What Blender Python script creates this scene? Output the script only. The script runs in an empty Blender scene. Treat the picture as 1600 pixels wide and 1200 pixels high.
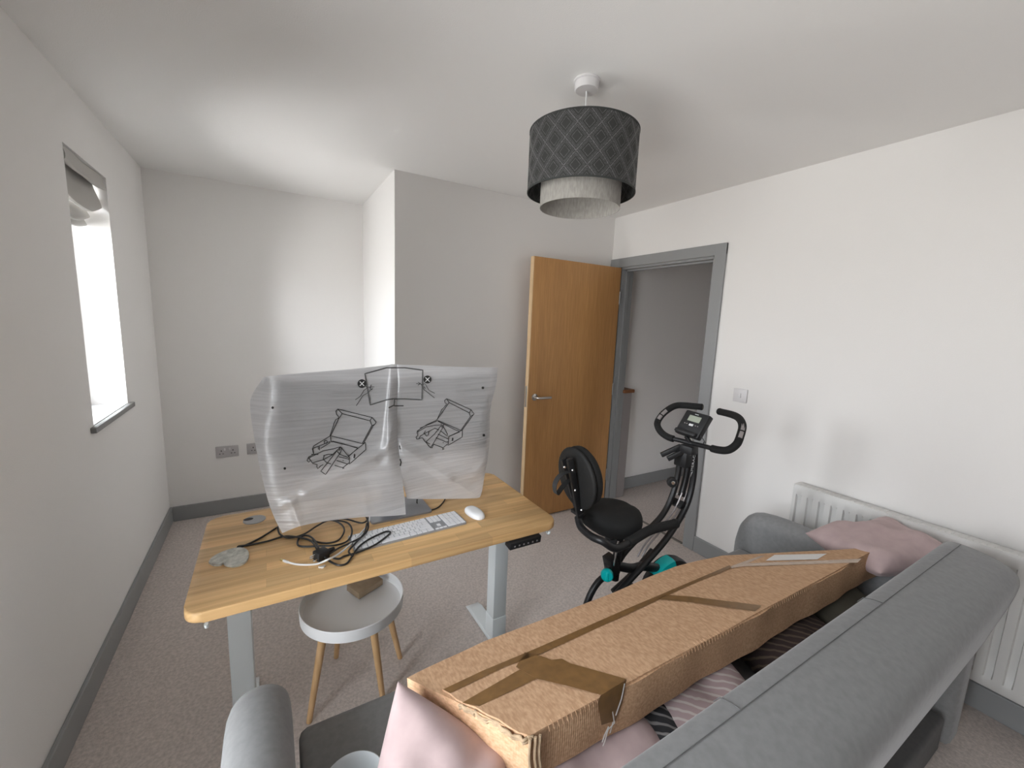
import bpy, bmesh, math, random
from mathutils import Vector, Matrix
C = bpy.context.scene.collection
PI = math.pi
random.seed(4)

# ------------------------------------------------------------------ camera
CAM = Vector((0.6522, 0.1000, 1.5209)); YAW, PIT, ROL, FPX = 0.5362, -0.1481, 0.0409, 646.87
_f = Vector((math.sin(YAW)*math.cos(PIT), math.cos(YAW)*math.cos(PIT), math.sin(PIT)))
_r0 = Vector((math.cos(YAW), -math.sin(YAW), 0)); _u0 = _r0.cross(_f)
_r = _r0*math.cos(ROL) + _u0*math.sin(ROL); _u = -_r0*math.sin(ROL) + _u0*math.cos(ROL)
cam = bpy.data.cameras.new('camera'); co = bpy.data.objects.new('camera', cam); C.objects.link(co)
cam.sensor_fit = 'HORIZONTAL'; cam.sensor_width = 36; cam.lens = FPX/1600*36; cam.clip_start = 0.02
co.matrix_world = Matrix(((_r.x, _u.x, -_f.x, CAM.x), (_r.y, _u.y, -_f.y, CAM.y), (_r.z, _u.z, -_f.z, CAM.z), (0, 0, 0, 1)))
bpy.context.scene.camera = co

def at(px, py, ax, val):
    """world point where the sight line of a photograph pixel meets the plane axis = val (measuring aid)"""
    d = _f + _r*((px-800)/FPX) - _u*((py-600)/FPX)
    t = (val-CAM[ax])/d[ax]
    return CAM + d*t

# ------------------------------------------------------------------ world, light, exposure
sc = bpy.context.scene
sc.view_settings.view_transform = 'Standard'; sc.view_settings.look = 'None'
sc.view_settings.gamma = 1; sc.view_settings.use_curve_mapping = False
sc.view_settings.exposure = 1.76
w = bpy.data.worlds.new('overcast_sky'); sc.world = w; w.use_nodes = True
nt = w.node_tree; nt.nodes.clear()
wo = nt.nodes.new('ShaderNodeOutputWorld'); bg = nt.nodes.new('ShaderNodeBackground')
tc = nt.nodes.new('ShaderNodeTexCoord'); sx = nt.nodes.new('ShaderNodeSeparateXYZ'); rp = nt.nodes.new('ShaderNodeValToRGB')
mr = nt.nodes.new('ShaderNodeMapRange'); mr.inputs[1].default_value = -1; mr.inputs[2].default_value = 1
nt.links.new(tc.outputs['Generated'], sx.inputs[0]); nt.links.new(sx.outputs['Z'], mr.inputs[0]); nt.links.new(mr.outputs[0], rp.inputs[0])
nt.links.new(rp.outputs[0], bg.inputs[0]); nt.links.new(bg.outputs[0], wo.inputs[0])
cr = rp.color_ramp; cr.elements[0].position = 0.0; cr.elements[0].color = (.62, .61, .59, 1)
cr.elements[1].position = 1.0; cr.elements[1].color = (.92, .97, 1.0, 1)
e = cr.elements.new(.49); e.color = (.72, .71, .69, 1)
e = cr.elements.new(.53); e.color = (.95, .97, 1.0, 1)
bg.inputs[1].default_value = 9.0

def portal(name, loc, rot, sx_, sy_):
    l = bpy.data.lights.new(name, 'AREA'); l.shape = 'RECTANGLE'; l.size = sx_; l.size_y = sy_
    l.cycles.is_portal = True
    o = bpy.data.objects.new(name, l); C.objects.link(o); o.location = loc; o.rotation_euler = rot
    return o
W, D1, D2, A, H, T = 3.158, 2.764, 3.736, 1.353, 2.4, .016
YB = -1.9            # wall behind the camera
# windows: narrow one in view (left wall), wide one beside the camera (left wall), plus an unseen opening added to light the hall
WIN1 = (2.475, 2.985, 1.00, 2.14)
WIN2 = (-0.15, 1.10, 0.08, 2.14)
portal('portal_narrow', (-.30, (WIN1[0]+WIN1[1])/2, 1.57), (0, -PI/2, 0), 1.14, .51)
portal('portal_hall_fill', (3.81, .40, .46), (PI/2, 0, 0), .22, .32)  # serves the unseen low opening added to brighten the hallway
portal('portal_wide', (-.30, (WIN2[0]+WIN2[1])/2, 1.11), (0, -PI/2, 0), 2.06, 1.25)

# ------------------------------------------------------------------ materials
def mat(name, col, rough=.6, metal=0., bump=0., bscale=200., var=0., vscale=8., spec=.5, sheen=0., trans=0., detail=3., stretch=None):
    m = bpy.data.materials.new(name); m.use_nodes = True
    n = m.node_tree; b = n.nodes['Principled BSDF']
    b.inputs['Base Color'].default_value = (*col, 1); b.inputs['Roughness'].default_value = rough
    b.inputs['Metallic'].default_value = metal; b.inputs['Specular IOR Level'].default_value = spec
    if sheen:
        b.inputs['Sheen Weight'].default_value = sheen; b.inputs['Sheen Roughness'].default_value = .4
        b.inputs['Sheen Tint'].default_value = (*[min(1, c*2.0+.1) for c in col], 1)
    if trans: b.inputs['Transmission Weight'].default_value = trans
    t = n.nodes.new('ShaderNodeTexCoord'); src = t.outputs['Object']
    if stretch:
        mp = n.nodes.new('ShaderNodeMapping'); mp.inputs['Scale'].default_value = stretch
        n.links.new(src, mp.inputs[0]); src = mp.outputs[0]
    if var:
        no = n.nodes.new('ShaderNodeTexNoise'); no.inputs['Scale'].default_value = vscale; no.inputs['Detail'].default_value = detail
        n.links.new(src, no.inputs['Vector'])
        r = n.nodes.new('ShaderNodeValToRGB'); n.links.new(no.outputs[0], r.inputs[0])
        r.color_ramp.elements[0].position = .3; r.color_ramp.elements[1].position = .7
        r.color_ramp.elements[0].color = (*[c*(1-var) for c in col], 1); r.color_ramp.elements[1].color = (*[min(1, c*(1+var)) for c in col], 1)
        n.links.new(r.outputs[0], b.inputs['Base Color'])
    if bump:
        no = n.nodes.new('ShaderNodeTexNoise'); no.inputs['Scale'].default_value = bscale; no.inputs['Detail'].default_value = 2
        n.links.new(src, no.inputs['Vector'])
        bp_ = n.nodes.new('ShaderNodeBump'); bp_.inputs['Strength'].default_value = bump; bp_.inputs['Distance'].default_value = .002
        n.links.new(no.outputs[0], bp_.inputs['Height']); n.links.new(bp_.outputs[0], b.inputs['Normal'])
    return m

def wood(name, c1, c2, grain_axis='Z', scale=1., staves=None, rough=.45, warm=None):
    """straight grained wood: stretched noise along the grain, optional glued staves"""
    m = bpy.data.materials.new(name); m.use_nodes = True; n = m.node_tree; L = n.links
    b = n.nodes['Principled BSDF']; b.inputs['Roughness'].default_value = rough
    t = n.nodes.new('ShaderNodeTexCoord'); mp = n.nodes.new('ShaderNodeMapping')
    s = {'X': (1.2, 30, 30), 'Y': (30, 1.2, 30), 'Z': (30, 30, 1.2)}[grain_axis]
    mp.inputs['Scale'].default_value = [v*scale for v in s]; L.new(t.outputs['Object'], mp.inputs[0])
    no = n.nodes.new('ShaderNodeTexNoise'); no.inputs['Scale'].default_value = 1.6; no.inputs['Detail'].default_value = 7
    no.inputs['Distortion'].default_value = .6; L.new(mp.outputs[0], no.inputs['Vector'])
    r = n.nodes.new('ShaderNodeValToRGB'); L.new(no.outputs[0], r.inputs[0])
    r.color_ramp.elements[0].position = .32; r.color_ramp.elements[1].position = .66
    r.color_ramp.elements[0].color = (*c1, 1); r.color_ramp.elements[1].color = (*c2, 1)
    out = r.outputs[0]
    if staves:
        br = n.nodes.new('ShaderNodeTexBrick'); br.offset = .37; br.squash = 1.
        br.inputs['Scale'].default_value = 1; br.inputs['Mortar Size'].default_value = .0006; br.inputs['Mortar Smooth'].default_value = .2
        br.inputs['Brick Width'].default_value = staves[0]; br.inputs['Row Height'].default_value = staves[1]
        br.inputs['Color1'].default_value = (.80, .80, .80, 1); br.inputs['Color2'].default_value = (1.12, 1.10, 1.05, 1)
        br.inputs['Mortar'].default_value = (.78, .76, .74, 1); br.inputs['Bias'].default_value = 0
        L.new(t.outputs['Object'], br.inputs['Vector'])
        mx = n.nodes.new('ShaderNodeMixRGB'); mx.blend_type = 'MULTIPLY'; mx.inputs[0].default_value = .9
        L.new(out, mx.inputs[1]); L.new(br.outputs['Color'], mx.inputs[2]); out = mx.outputs[0]
    else:
        no2 = n.nodes.new('ShaderNodeTexNoise'); no2.inputs['Scale'].default_value = 5; L.new(mp.outputs[0], no2.inputs['Vector'])
        mp2 = n.nodes.new('ShaderNodeMapping'); mp2.inputs['Scale'].default_value = {'X': (.15, 5, 5), 'Y': (5, .15, 5), 'Z': (5, 5, .15)}[grain_axis]
        L.new(t.outputs['Object'], mp2.inputs[0]); L.new(mp2.outputs[0], no2.inputs['Vector']); no2.inputs['Scale'].default_value = 1.5
        r2 = n.nodes.new('ShaderNodeValToRGB'); L.new(no2.outputs[0], r2.inputs[0])
        r2.color_ramp.elements[0].position = .3; r2.color_ramp.elements[0].color = (.86, .84, .82, 1)
        r2.color_ramp.elements[1].position = .7; r2.color_ramp.elements[1].color = (1, 1, 1, 1)
        mx = n.nodes.new('ShaderNodeMixRGB'); mx.blend_type = 'MULTIPLY'; mx.inputs[0].default_value = 1
        L.new(out, mx.inputs[1]); L.new(r2.outputs[0], mx.inputs[2]); out = mx.outputs[0]
    L.new(out, b.inputs['Base Color'])
    bp_ = n.nodes.new('ShaderNodeBump'); bp_.inputs['Strength'].default_value = .08; bp_.inputs['Distance'].default_value = .001
    L.new(no.outputs[0], bp_.inputs['Height']); L.new(bp_.outputs[0], b.inputs['Normal'])
    return m

M = {}
M['wall'] = mat('wall_paint', (.86, .838, .815), .85, bump=.25, bscale=260, spec=.2)
M['ceiling'] = mat('ceiling_paint', (.88, .865, .845), .9, bump=.25, bscale=240, spec=.2)
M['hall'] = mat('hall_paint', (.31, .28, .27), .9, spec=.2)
M['carpet'] = mat('carpet', (.62, .55, .51), .98, bump=.9, bscale=420, var=.16, vscale=90, spec=.05, detail=6)
M['trim'] = mat('grey_gloss_trim', (.30, .305, .305), .4, spec=.4)
M['sill'] = mat('grey_sill', (.24, .24, .24), .4)
M['white_gloss'] = mat('white_gloss', (.8, .8, .8), .3)
M['upvc'] = mat('white_upvc', (.8, .82, .83), .35)
M['radiator'] = mat('radiator_enamel', (.70, .69, .67), .35)
M['plastic'] = mat('white_plastic', (.72, .70, .70), .4)
M['socket'] = mat('socket_plate', (.52, .50, .50), .4)
M['dark'] = mat('dark_slot', (.02, .02, .02), .6)
M['oak_door'] = wood('oak_veneer', (.52, .265, .095), (.63, .335, .125), 'Z', 2.6, rough=.5)
M['oak_edge'] = wood('oak_lipping', (.66, .45, .25), (.78, .57, .34), 'Z', 1.0)
M['desk'] = wood('oak_stave_worktop', (.54, .32, .14), (.76, .50, .24), 'X', .8, staves=(.30, .045), rough=.42)
M['leg_wood'] = wood('pale_leg_wood', (.62, .38, .18), (.76, .50, .27), 'Z', 1.)
M['cap_wood'] = wood('handrail_wood', (.22, .08, .03), (.30, .12, .045), 'Y', 1.)
M['white_metal'] = mat('white_powder_metal', (.74, .78, .79), .38)
M['chrome'] = mat('brushed_chrome', (.62, .60, .58), .28, metal=1)
M['steel'] = mat('bright_steel', (.8, .8, .8), .2, metal=1)
M['black_metal'] = mat('black_metal', (.010, .010, .011), .42)
M['black_foam'] = mat('black_foam', (.006, .006, .006), .85, bump=.3, bscale=500)
M['black_plastic'] = mat('black_plastic', (.010, .010, .011), .5)
M['black_pad'] = mat('black_vinyl', (.007, .007, .007), .7, bump=.2, bscale=300)
M['cable_black'] = mat('black_cable', (.015, .015, .015), .4)
M['cable_white'] = mat('white_cable', (.8, .8, .8), .4)
M['teal'] = mat('teal_plastic', (.0, .46, .46), .35)
M['lcd'] = mat('lcd_screen', (.33, .36, .29), .25)
M['sensor'] = mat('pulse_sensor', (.36, .33, .33), .3, metal=.5)
M['strap'] = mat('webbing', (.03, .03, .03), .9)
M['velvet'] = mat('grey_velvet', (.25, .25, .252), .85, sheen=.4, var=.07, vscale=60, spec=.15)
M['velvet_dark'] = mat('dark_grey_velvet', (.12, .118, .118), .9, sheen=.2, var=.07, vscale=60, spec=.1)
M['stitch'] = mat('grey_stitching', (.13, .13, .13), .9)
M['pink'] = mat('pink_velvet', (.49, .375, .37), .85, sheen=.3, var=.06, vscale=25, spec=.1)
M['cardboard'] = None
M['card_edge'] = None
M['silver'] = mat('silver_metal', (.30, .31, .33), .35, metal=.6)
M['alu'] = mat('aluminium', (.36, .37, .39), .4, metal=.4)
M['key'] = mat('white_key', (.85, .85, .87), .4)
M['mouse'] = mat('mouse_white', (.85, .86, .88), .2)
M['screen_black'] = mat('black_screen', (.01, .01, .012), .15)
M['white_matt'] = mat('white_matt_tray', (.86, .865, .87), .55)
M['bowl'] = mat('pale_bowl', (.62, .65, .66), .35)
M['inner_shade'] = mat('marled_felt', (.36, .34, .31), .95, bump=.4, bscale=300, var=.16, vscale=150, detail=6, stretch=(1, 1, .3))
M['shade_rim'] = mat('shade_rim', (.035, .038, .036), .8)
M['blind'] = mat('blind_fabric', (.50, .48, .45), .95, bump=.3, bscale=500, sheen=.2)
M['kraft'] = mat('kraft_card', (.36, .27, .18), .8, var=.15, vscale=20)
M['label'] = mat('white_label', (.72, .70, .68), .5)
M['print'] = mat('black_print', (.02, .02, .02), .7)
M['print_grey'] = mat('grey_print', (.09, .09, .09), .7)
M['white_print'] = mat('white_print', (.7, .7, .7), .6)
M['crumbs'] = mat('clear_plastic', (.8, .78, .74), .15, spec=.8)

def N(m, kind, **kw):
    n = m.node_tree.nodes.new(kind)
    for k, v in kw.items(): setattr(n, k, v)
    return n

# corrugated cardboard
def cardboard(name, tint=1., flute=None):
    m = bpy.data.materials.new(name); m.use_nodes = True; L = m.node_tree.links
    b = m.node_tree.nodes['Principled BSDF']; b.inputs['Roughness'].default_value = .85; b.inputs['Specular IOR Level'].default_value = .15
    t = N(m, 'ShaderNodeTexCoord'); n1 = N(m, 'ShaderNodeTexNoise'); n1.inputs['Scale'].default_value = 160; n1.inputs['Detail'].default_value = 8
    mp = N(m, 'ShaderNodeMapping'); mp.inputs['Scale'].default_value = (1, .35, 1); L.new(t.outputs['Object'], mp.inputs[0]); L.new(mp.outputs[0], n1.inputs['Vector'])
    r = N(m, 'ShaderNodeValToRGB'); L.new(n1.outputs[0], r.inputs[0])
    c1 = (.47*tint, .285*tint, .165*tint, 1); c2 = (.62*tint, .40*tint, .25*tint, 1)
    r.color_ramp.elements[0].position = .35; r.color_ramp.elements[0].color = c1; r.color_ramp.elements[1].position = .65; r.color_ramp.elements[1].color = c2
    L.new(r.outputs[0], b.inputs['Base Color'])
    bp_ = N(m, 'ShaderNodeBump'); bp_.inputs['Distance'].default_value = .002
    if flute:
        wv = N(m, 'ShaderNodeTexWave', wave_type='BANDS', bands_direction=flute); wv.inputs['Scale'].default_value = 55; wv.inputs['Distortion'].default_value = 1.2; wv.inputs['Detail'].default_value = 2; wv.inputs['Detail Scale'].default_value = .4
        L.new(t.outputs['Object'], wv.inputs['Vector']); L.new(wv.outputs['Fac'], bp_.inputs['Height']); bp_.inputs['Strength'].default_value = .16
    else:
        L.new(n1.outputs[0], bp_.inputs['Height']); bp_.inputs['Strength'].default_value = .1
    L.new(bp_.outputs[0], b.inputs['Normal'])
    return m
M['cardboard'] = cardboard('cardboard'); M['card_side'] = cardboard('cardboard_fluted', 1.05, 'X'); M['card_end'] = cardboard('cardboard_end', 1.35, 'Y')
M['card_edge'] = mat('torn_card_edge', (.46, .33, .21), .9, var=.25, vscale=60)
m = mat('brown_tape', (.20, .105, .035), .32, var=.15, vscale=40, spec=.5); M['tape'] = m
M['clear_tape'] = mat('clear_tape', (.48, .36, .27), .22, var=.1, vscale=60)

# foam paper of the bag: diffuse + translucent, fine corrugation
m = bpy.data.materials.new('foam_paper'); m.use_nodes = True; n = m.node_tree; n.nodes.clear(); L = n.links
o = N(m, 'ShaderNodeOutputMaterial'); d = N(m, 'ShaderNodeBsdfDiffuse'); tr = N(m, 'ShaderNodeBsdfTranslucent'); tp = N(m, 'ShaderNodeBsdfTransparent'); gl = N(m, 'ShaderNodeBsdfGlossy')
d.inputs[0].default_value = (.72, .72, .735, 1); tr.inputs[0].default_value = (.88, .88, .9, 1); gl.inputs['Roughness'].default_value = .35; gl.inputs[0].default_value = (.9, .9, .9, 1)
m1 = N(m, 'ShaderNodeMixShader'); m1.inputs[0].default_value = .50; L.new(d.outputs[0], m1.inputs[1]); L.new(tr.outputs[0], m1.inputs[2])
m2 = N(m, 'ShaderNodeMixShader'); m2.inputs[0].default_value = .10; L.new(m1.outputs[0], m2.inputs[1]); L.new(tp.outputs[0], m2.inputs[2])
m3 = N(m, 'ShaderNodeMixShader'); m3.inputs[0].default_value = .12; L.new(m2.outputs[0], m3.inputs[1]); L.new(gl.outputs[0], m3.inputs[2])
L.new(m3.outputs[0], o.inputs[0])
t = N(m, 'ShaderNodeTexCoord'); mp = N(m, 'ShaderNodeMapping'); mp.inputs['Scale'].default_value = (2.2, 2.2, 75); L.new(t.outputs['Object'], mp.inputs[0])
no = N(m, 'ShaderNodeTexNoise'); no.inputs['Scale'].default_value = 1.6; no.inputs['Detail'].default_value = 4; L.new(mp.outputs[0], no.inputs['Vector'])
bp_ = N(m, 'ShaderNodeBump'); bp_.inputs['Strength'].default_value = .8; bp_.inputs['Distance'].default_value = .004; L.new(no.outputs[0], bp_.inputs['Height'])
rr_ = N(m, 'ShaderNodeValToRGB'); L.new(no.outputs[0], rr_.inputs[0]); rr_.color_ramp.elements[0].position = .38; rr_.color_ramp.elements[0].color = (.60, .60, .61, 1); rr_.color_ramp.elements[1].position = .62; rr_.color_ramp.elements[1].color = (.80, .80, .815, 1); L.new(rr_.outputs[0], d.inputs[0])
for q in (d, tr, gl): L.new(bp_.outputs[0], q.inputs['Normal'])
M['bag'] = m

# pink-grey cushion cover with leaf ribs, dark bands
def leafy(name, c1, c2):
    m = bpy.data.materials.new(name); m.use_nodes = True; L = m.node_tree.links; b = m.node_tree.nodes['Principled BSDF']; b.inputs['Roughness'].default_value = .9
    t = N(m, 'ShaderNodeTexCoord'); wv = N(m, 'ShaderNodeTexWave', wave_type='BANDS', bands_direction='DIAGONAL'); wv.inputs['Scale'].default_value = 18; wv.inputs['Distortion'].default_value = 3
    L.new(t.outputs['Object'], wv.inputs['Vector']); r = N(m, 'ShaderNodeValToRGB'); L.new(wv.outputs['Fac'], r.inputs[0])
    r.color_ramp.elements[0].position = .72; r.color_ramp.elements[0].color = (*c1, 1); r.color_ramp.elements[1].position = .88; r.color_ramp.elements[1].color = (*c2, 1)
    L.new(r.outputs[0], b.inputs['Base Color']); return m
M['leaf_pink'] = leafy('pink_leaf_print', (.36, .27, .27), (.50, .44, .42))
M['leaf_dark'] = leafy('charcoal_leaf_print', (.035, .035, .04), (.28, .27, .27))
M['fan_brown'] = leafy('brown_fan_print', (.035, .02, .018), (.10, .07, .05))
M['olive'] = mat('olive_cushion', (.065, .057, .042), .95)

# lampshade fabric with nested diamonds (object coordinates: angle and height)
m = bpy.data.materials.new('diamond_shade_fabric'); m.use_nodes = True; n = m.node_tree; L = n.links; b = n.nodes['Principled BSDF']; b.inputs['Roughness'].default_value = .8
def mth(op, a, bb=None, c=None):
    x = N(m, 'ShaderNodeMath', operation=op)
    for i, v in enumerate((a, bb, c)):
        if v is None: continue
        if isinstance(v, (int, float)): x.inputs[i].default_value = v
        else: L.new(v, x.inputs[i])
    return x.outputs[0]
t = N(m, 'ShaderNodeTexCoord'); s = N(m, 'ShaderNodeSeparateXYZ'); L.new(t.outputs['Object'], s.inputs[0])
ang = mth('ARCTAN2', s.outputs['Y'], s.outputs['X'])
uu = mth('MULTIPLY', ang, 16/(2*PI)); vv = mth('MULTIPLY', s.outputs['Z'], 1/.088)
p1 = mth('ADD', uu, vv); p2 = mth('SUBTRACT', uu, vv)
def dist(p): return mth('ABSOLUTE', mth('SUBTRACT', mth('FRACT', p), .5))
dm = mth('MAXIMUM', dist(p1), dist(p2))          # 0 centre of a diamond ... .5 on its border
rings = None
for c0, w0 in ((.48, .02), (.40, .014), (.34, .010), (.22, .014)):
    g = mth('LESS_THAN', mth('ABSOLUTE', mth('SUBTRACT', dm, c0)), w0)
    rings = g if rings is None else mth('MAXIMUM', rings, g)
no = N(m, 'ShaderNodeTexNoise'); no.inputs['Scale'].default_value = 260; L.new(t.outputs['Object'], no.inputs['Vector'])
mx = N(m, 'ShaderNodeMixRGB'); L.new(mth('MULTIPLY', rings, mth('MULTIPLY', mth('SUBTRACT', no.outputs[0], .30), 2.2)), mx.inputs[0]); mx.inputs[1].default_value = (.030, .031, .029, 1); mx.inputs[2].default_value = (.17, .165, .17, 1)
L.new(mx.outputs[0], b.inputs['Base Color']); b.inputs['Metallic'].default_value = 0; L.new(mth('SUBTRACT', .8, mth('MULTIPLY', rings, .45)), b.inputs['Roughness'])
M['shade'] = m

# ------------------------------------------------------------------ mesh helpers
def wloc(o):
    v = Vector((0, 0, 0))
    while o: v += o.location; o = o.parent
    return v
def link(o): C.objects.link(o); return o
def obj(name, bm, m, parent=None, smooth=True, ang=40, kind=None):
    """bm holds world coordinates; the mesh is stored relative to its parent (or to its own base)"""
    bmesh.ops.recalc_face_normals(bm, faces=bm.faces)
    me = bpy.data.meshes.new(name); bm.to_mesh(me); bm.free()
    if smooth: me.shade_smooth(); me.set_sharp_from_angle(angle=math.radians(ang))
    for x in (m if isinstance(m, (list, tuple)) else [m]): me.materials.append(M[x] if isinstance(x, str) else x)
    o = bpy.data.objects.new(name, me); link(o)
    if parent is not None:
        me.transform(Matrix.Translation(-wloc(parent))); o.parent = parent
    else:
        vs = [v.co for v in me.vertices]
        c = Vector(((min(v.x for v in vs)+max(v.x for v in vs))/2, (min(v.y for v in vs)+max(v.y for v in vs))/2, min(v.z for v in vs)))
        me.transform(Matrix.Translation(-c)); o.location = c
    if kind: o['kind'] = kind
    return o
def tag(o, label, cat, group=None):
    o['label'] = label; o['category'] = cat
    if group: o['group'] = group
    return o
def thing(name, label, cat, loc, group=None):
    o = bpy.data.objects.new(name, None); link(o); o.location = loc; o.empty_display_size = .1
    return tag(o, label, cat, group)
def B(): return bmesh.new()
def solidify(bm, geom, thickness):
    bm.normal_update(); bmesh.ops.solidify(bm, geom=geom, thickness=thickness)
def box(bm, x0, x1, y0, y1, z0, z1, bev=0., seg=2, mi=0):
    r = bmesh.ops.create_cube(bm, size=1); vs = r['verts']
    for v in vs: v.co = Vector(((x0+x1)/2+v.co.x*(x1-x0), (y0+y1)/2+v.co.y*(y1-y0), (z0+z1)/2+v.co.z*(z1-z0)))
    fs = set(f for v in vs for f in v.link_faces)
    for f in fs: f.material_index = mi
    if bev:
        es = set(e for v in vs for e in v.link_edges)
        bmesh.ops.bevel(bm, geom=list(es), offset=bev, segments=seg, affect='EDGES', profile=.5)
    return bm
def obox(bm, c, ex, ey, ez, hx, hy, hz, bev=0., seg=2):
    """box with given axes"""
    n0 = len(bm.verts); box(bm, -hx, hx, -hy, hy, -hz, hz, bev, seg); bm.verts.ensure_lookup_table()
    ex, ey, ez = (Vector(a).normalized() for a in (ex, ey, ez)); c = Vector(c)
    for v in bm.verts[n0:]: v.co = c + ex*v.co.x + ey*v.co.y + ez*v.co.z
    return bm
def frame(d):
    d = Vector(d).normalized(); a = Vector((0, 0, 1)) if abs(d.z) < .9 else Vector((1, 0, 0))
    s = d.cross(a).normalized(); return d, s, s.cross(d)
def spline(pts, n=8):
    P = [Vector(p) for p in pts]
    if len(P) < 3: return P
    out = []
    for i in range(len(P)-1):
        p0 = P[max(i-1, 0)]; p1 = P[i]; p2 = P[i+1]; p3 = P[min(i+2, len(P)-1)]
        for k in range(n):
            t = k/n; out.append(.5*((2*p1)+(-p0+p2)*t+(2*p0-5*p1+4*p2-p3)*t*t+(-p0+3*p1-3*p2+p3)*t**3))
    out.append(P[-1]); return out
def tube(bm, pts, r, seg=10, rb=None, cap=True):
    """swept tube; rb = second radius (flat tube); r may be a list"""
    P = [Vector(p) for p in pts]; n = len(P); rings = []; s = None
    for i in range(n):
        d = (P[min(i+1, n-1)]-P[max(i-1, 0)])
        d = d.normalized() if d.length > 1e-9 else Vector((0, 0, 1))
        if s is None: _, s, _ = frame(d)
        s = (s - d*s.dot(d)).normalized(); q = d.cross(s)
        ra = r[i] if isinstance(r, (list, tuple)) else r; rr = ra if rb is None else rb
        rings.append([bm.verts.new(P[i]+s*ra*math.cos(2*PI*k/seg)+q*rr*math.sin(2*PI*k/seg)) for k in range(seg)])
    for a, b_ in zip(rings, rings[1:]):
        for k in range(seg): bm.faces.new((a[k], a[(k+1) % seg], b_[(k+1) % seg], b_[k]))
    if cap: bm.faces.new(rings[0][::-1]); bm.faces.new(rings[-1])
    return bm
def cyl(bm, p, q, r, r2=None, seg=24):
    return tube(bm, [p, q], [r, r if r2 is None else r2], seg)
def lathe(bm, c, prof, seg=48, axis=(0, 0, 1), closed=False):
    d, s, q = frame(axis); c = Vector(c); rings = []
    for (r, h) in prof:
        if r < 1e-6: rings.append([bm.verts.new(c+d*h)])
        else: rings.append([bm.verts.new(c+d*h+(s*math.cos(2*PI*k/seg)+q*math.sin(2*PI*k/seg))*r) for k in range(seg)])
    pr = list(zip(rings, rings[1:])) + ([(rings[-1], rings[0])] if closed else [])
    for a, b_ in pr:
        for k in range(seg):
            k2 = (k+1) % seg
            if len(a) == 1 and len(b_) == 1: continue
            if len(a) == 1: bm.faces.new((a[0], b_[k], b_[k2]))
            elif len(b_) == 1: bm.faces.new((a[k], a[k2], b_[0]))
            else: bm.faces.new((a[k], a[k2], b_[k2], b_[k]))
    return bm
def prism(bm, outline, vec):
    """outline: closed list of points, extruded by vec"""
    vec = Vector(vec); a = [bm.verts.new(Vector(p)) for p in outline]; b_ = [bm.verts.new(Vector(p)+vec) for p in outline]
    n = len(a); bm.faces.new(a[::-1]); bm.faces.new(b_)
    for k in range(n): bm.faces.new((a[k], a[(k+1) % n], b_[(k+1) % n], b_[k]))
    return bm
def cushion(bm, c, ex, ey, hx, hy, th, corner=.09, n=22, wob=.0, seed=0, fold=None):
    """pillow: two bulging sheets sewn along a square edge with pinched corners"""
    ex, ey = Vector(ex).normalized(), Vector(ey).normalized(); ez = ex.cross(ey).normalized(); c = Vector(c); rnd = random.Random(seed)
    ph = [rnd.uniform(0, 6) for _ in range(8)]
    def P(u, v, s):
        ins = 1-.10*(1-(abs(u)**2.2))*(abs(v)**3) if True else 1
        x = u*hx*(1-corner*(1-v*v)*abs(u)**3); y = v*hy*(1-corner*(1-u*u)*abs(v)**3)
        t = ((1-u**4)*(1-v**4)); t = max(t, 0)**.55
        w_ = wob*(math.sin(5*u+ph[0]+3*v)+.7*math.sin(7*v+ph[1]-4*u)+.5*math.sin(11*u+6*v+ph[2]))*t
        z = s*th*t + w_
        if fold: z += fold(u, v)*t
        return c+ex*x+ey*y+ez*z
    g = {}
    for s in (1, -1):
        for i in range(n+1):
            for j in range(n+1):
                edge = i in (0, n) or j in (0, n)
                if s == -1 and edge: g[s, i, j] = g[1, i, j]; continue
                g[s, i, j] = bm.verts.new(P(math.sin((i/n-.5)*PI), math.sin((j/n-.5)*PI), s))
        for i in range(n):
            for j in range(n):
                q = (g[s, i, j], g[s, i+1, j], g[s, i+1, j+1], g[s, i, j+1]); bm.faces.new(q if s == 1 else q[::-1])
    return bm
def ribbon(bm, pts, wd, view=True, nrm=None):
    """flat strip along pts, facing the normal nrm"""
    P = [Vector(p) for p in pts]; n = len(P); prev = None
    for i in range(n):
        d = (P[min(i+1, n-1)]-P[max(i-1, 0)]).normalized(); nn = Vector(nrm(P[i]) if callable(nrm) else nrm)
        s = d.cross(nn).normalized()*wd/2; a, b_ = bm.verts.new(P[i]-s), bm.verts.new(P[i]+s)
        if prev: bm.faces.new((prev[0], prev[1], b_, a))
        prev = (a, b_)
    return bm
def struct(name, bm, m, parent=None, smooth=False):
    o = obj(name, bm, m, parent, smooth)
    if parent is None: o['kind'] = 'structure'
    return o

# ------------------------------------------------------------------ the room shell
TW = .30
b = B(); box(b, -TW, 6.2, YB-.2, 4.9, -.12, 0); fl = struct('floor', b, 'carpet')
b = B(); box(b, -TW, W+.13, YB-.2, 4.9, H, H+.12); struct('ceiling', b, 'ceiling')
def wall_x(name, x0, x1, y0, y1, m, holes=(), z1=H):
    """wall slab between x0..x1 with rectangular holes (ya,yb,za,zb)"""
    b = B(); ys = y0
    for (a, c, za, zb) in sorted(holes):
        box(b, x0, x1, ys, a, 0, z1)
        if za > 0: box(b, x0, x1, a, c, 0, za)
        box(b, x0, x1, a, c, zb, z1); ys = c
    box(b, x0, x1, ys, y1, 0, z1)
    bmesh.ops.remove_doubles(b, verts=b.verts, dist=1e-5)
    return struct(name, b, m)
wall_x('wall_left', -TW, 0, YB-.2, 4.9, 'wall', [WIN1, WIN2])
DY0, DY1, DZ = 1.815, 2.662, 2.0
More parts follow.
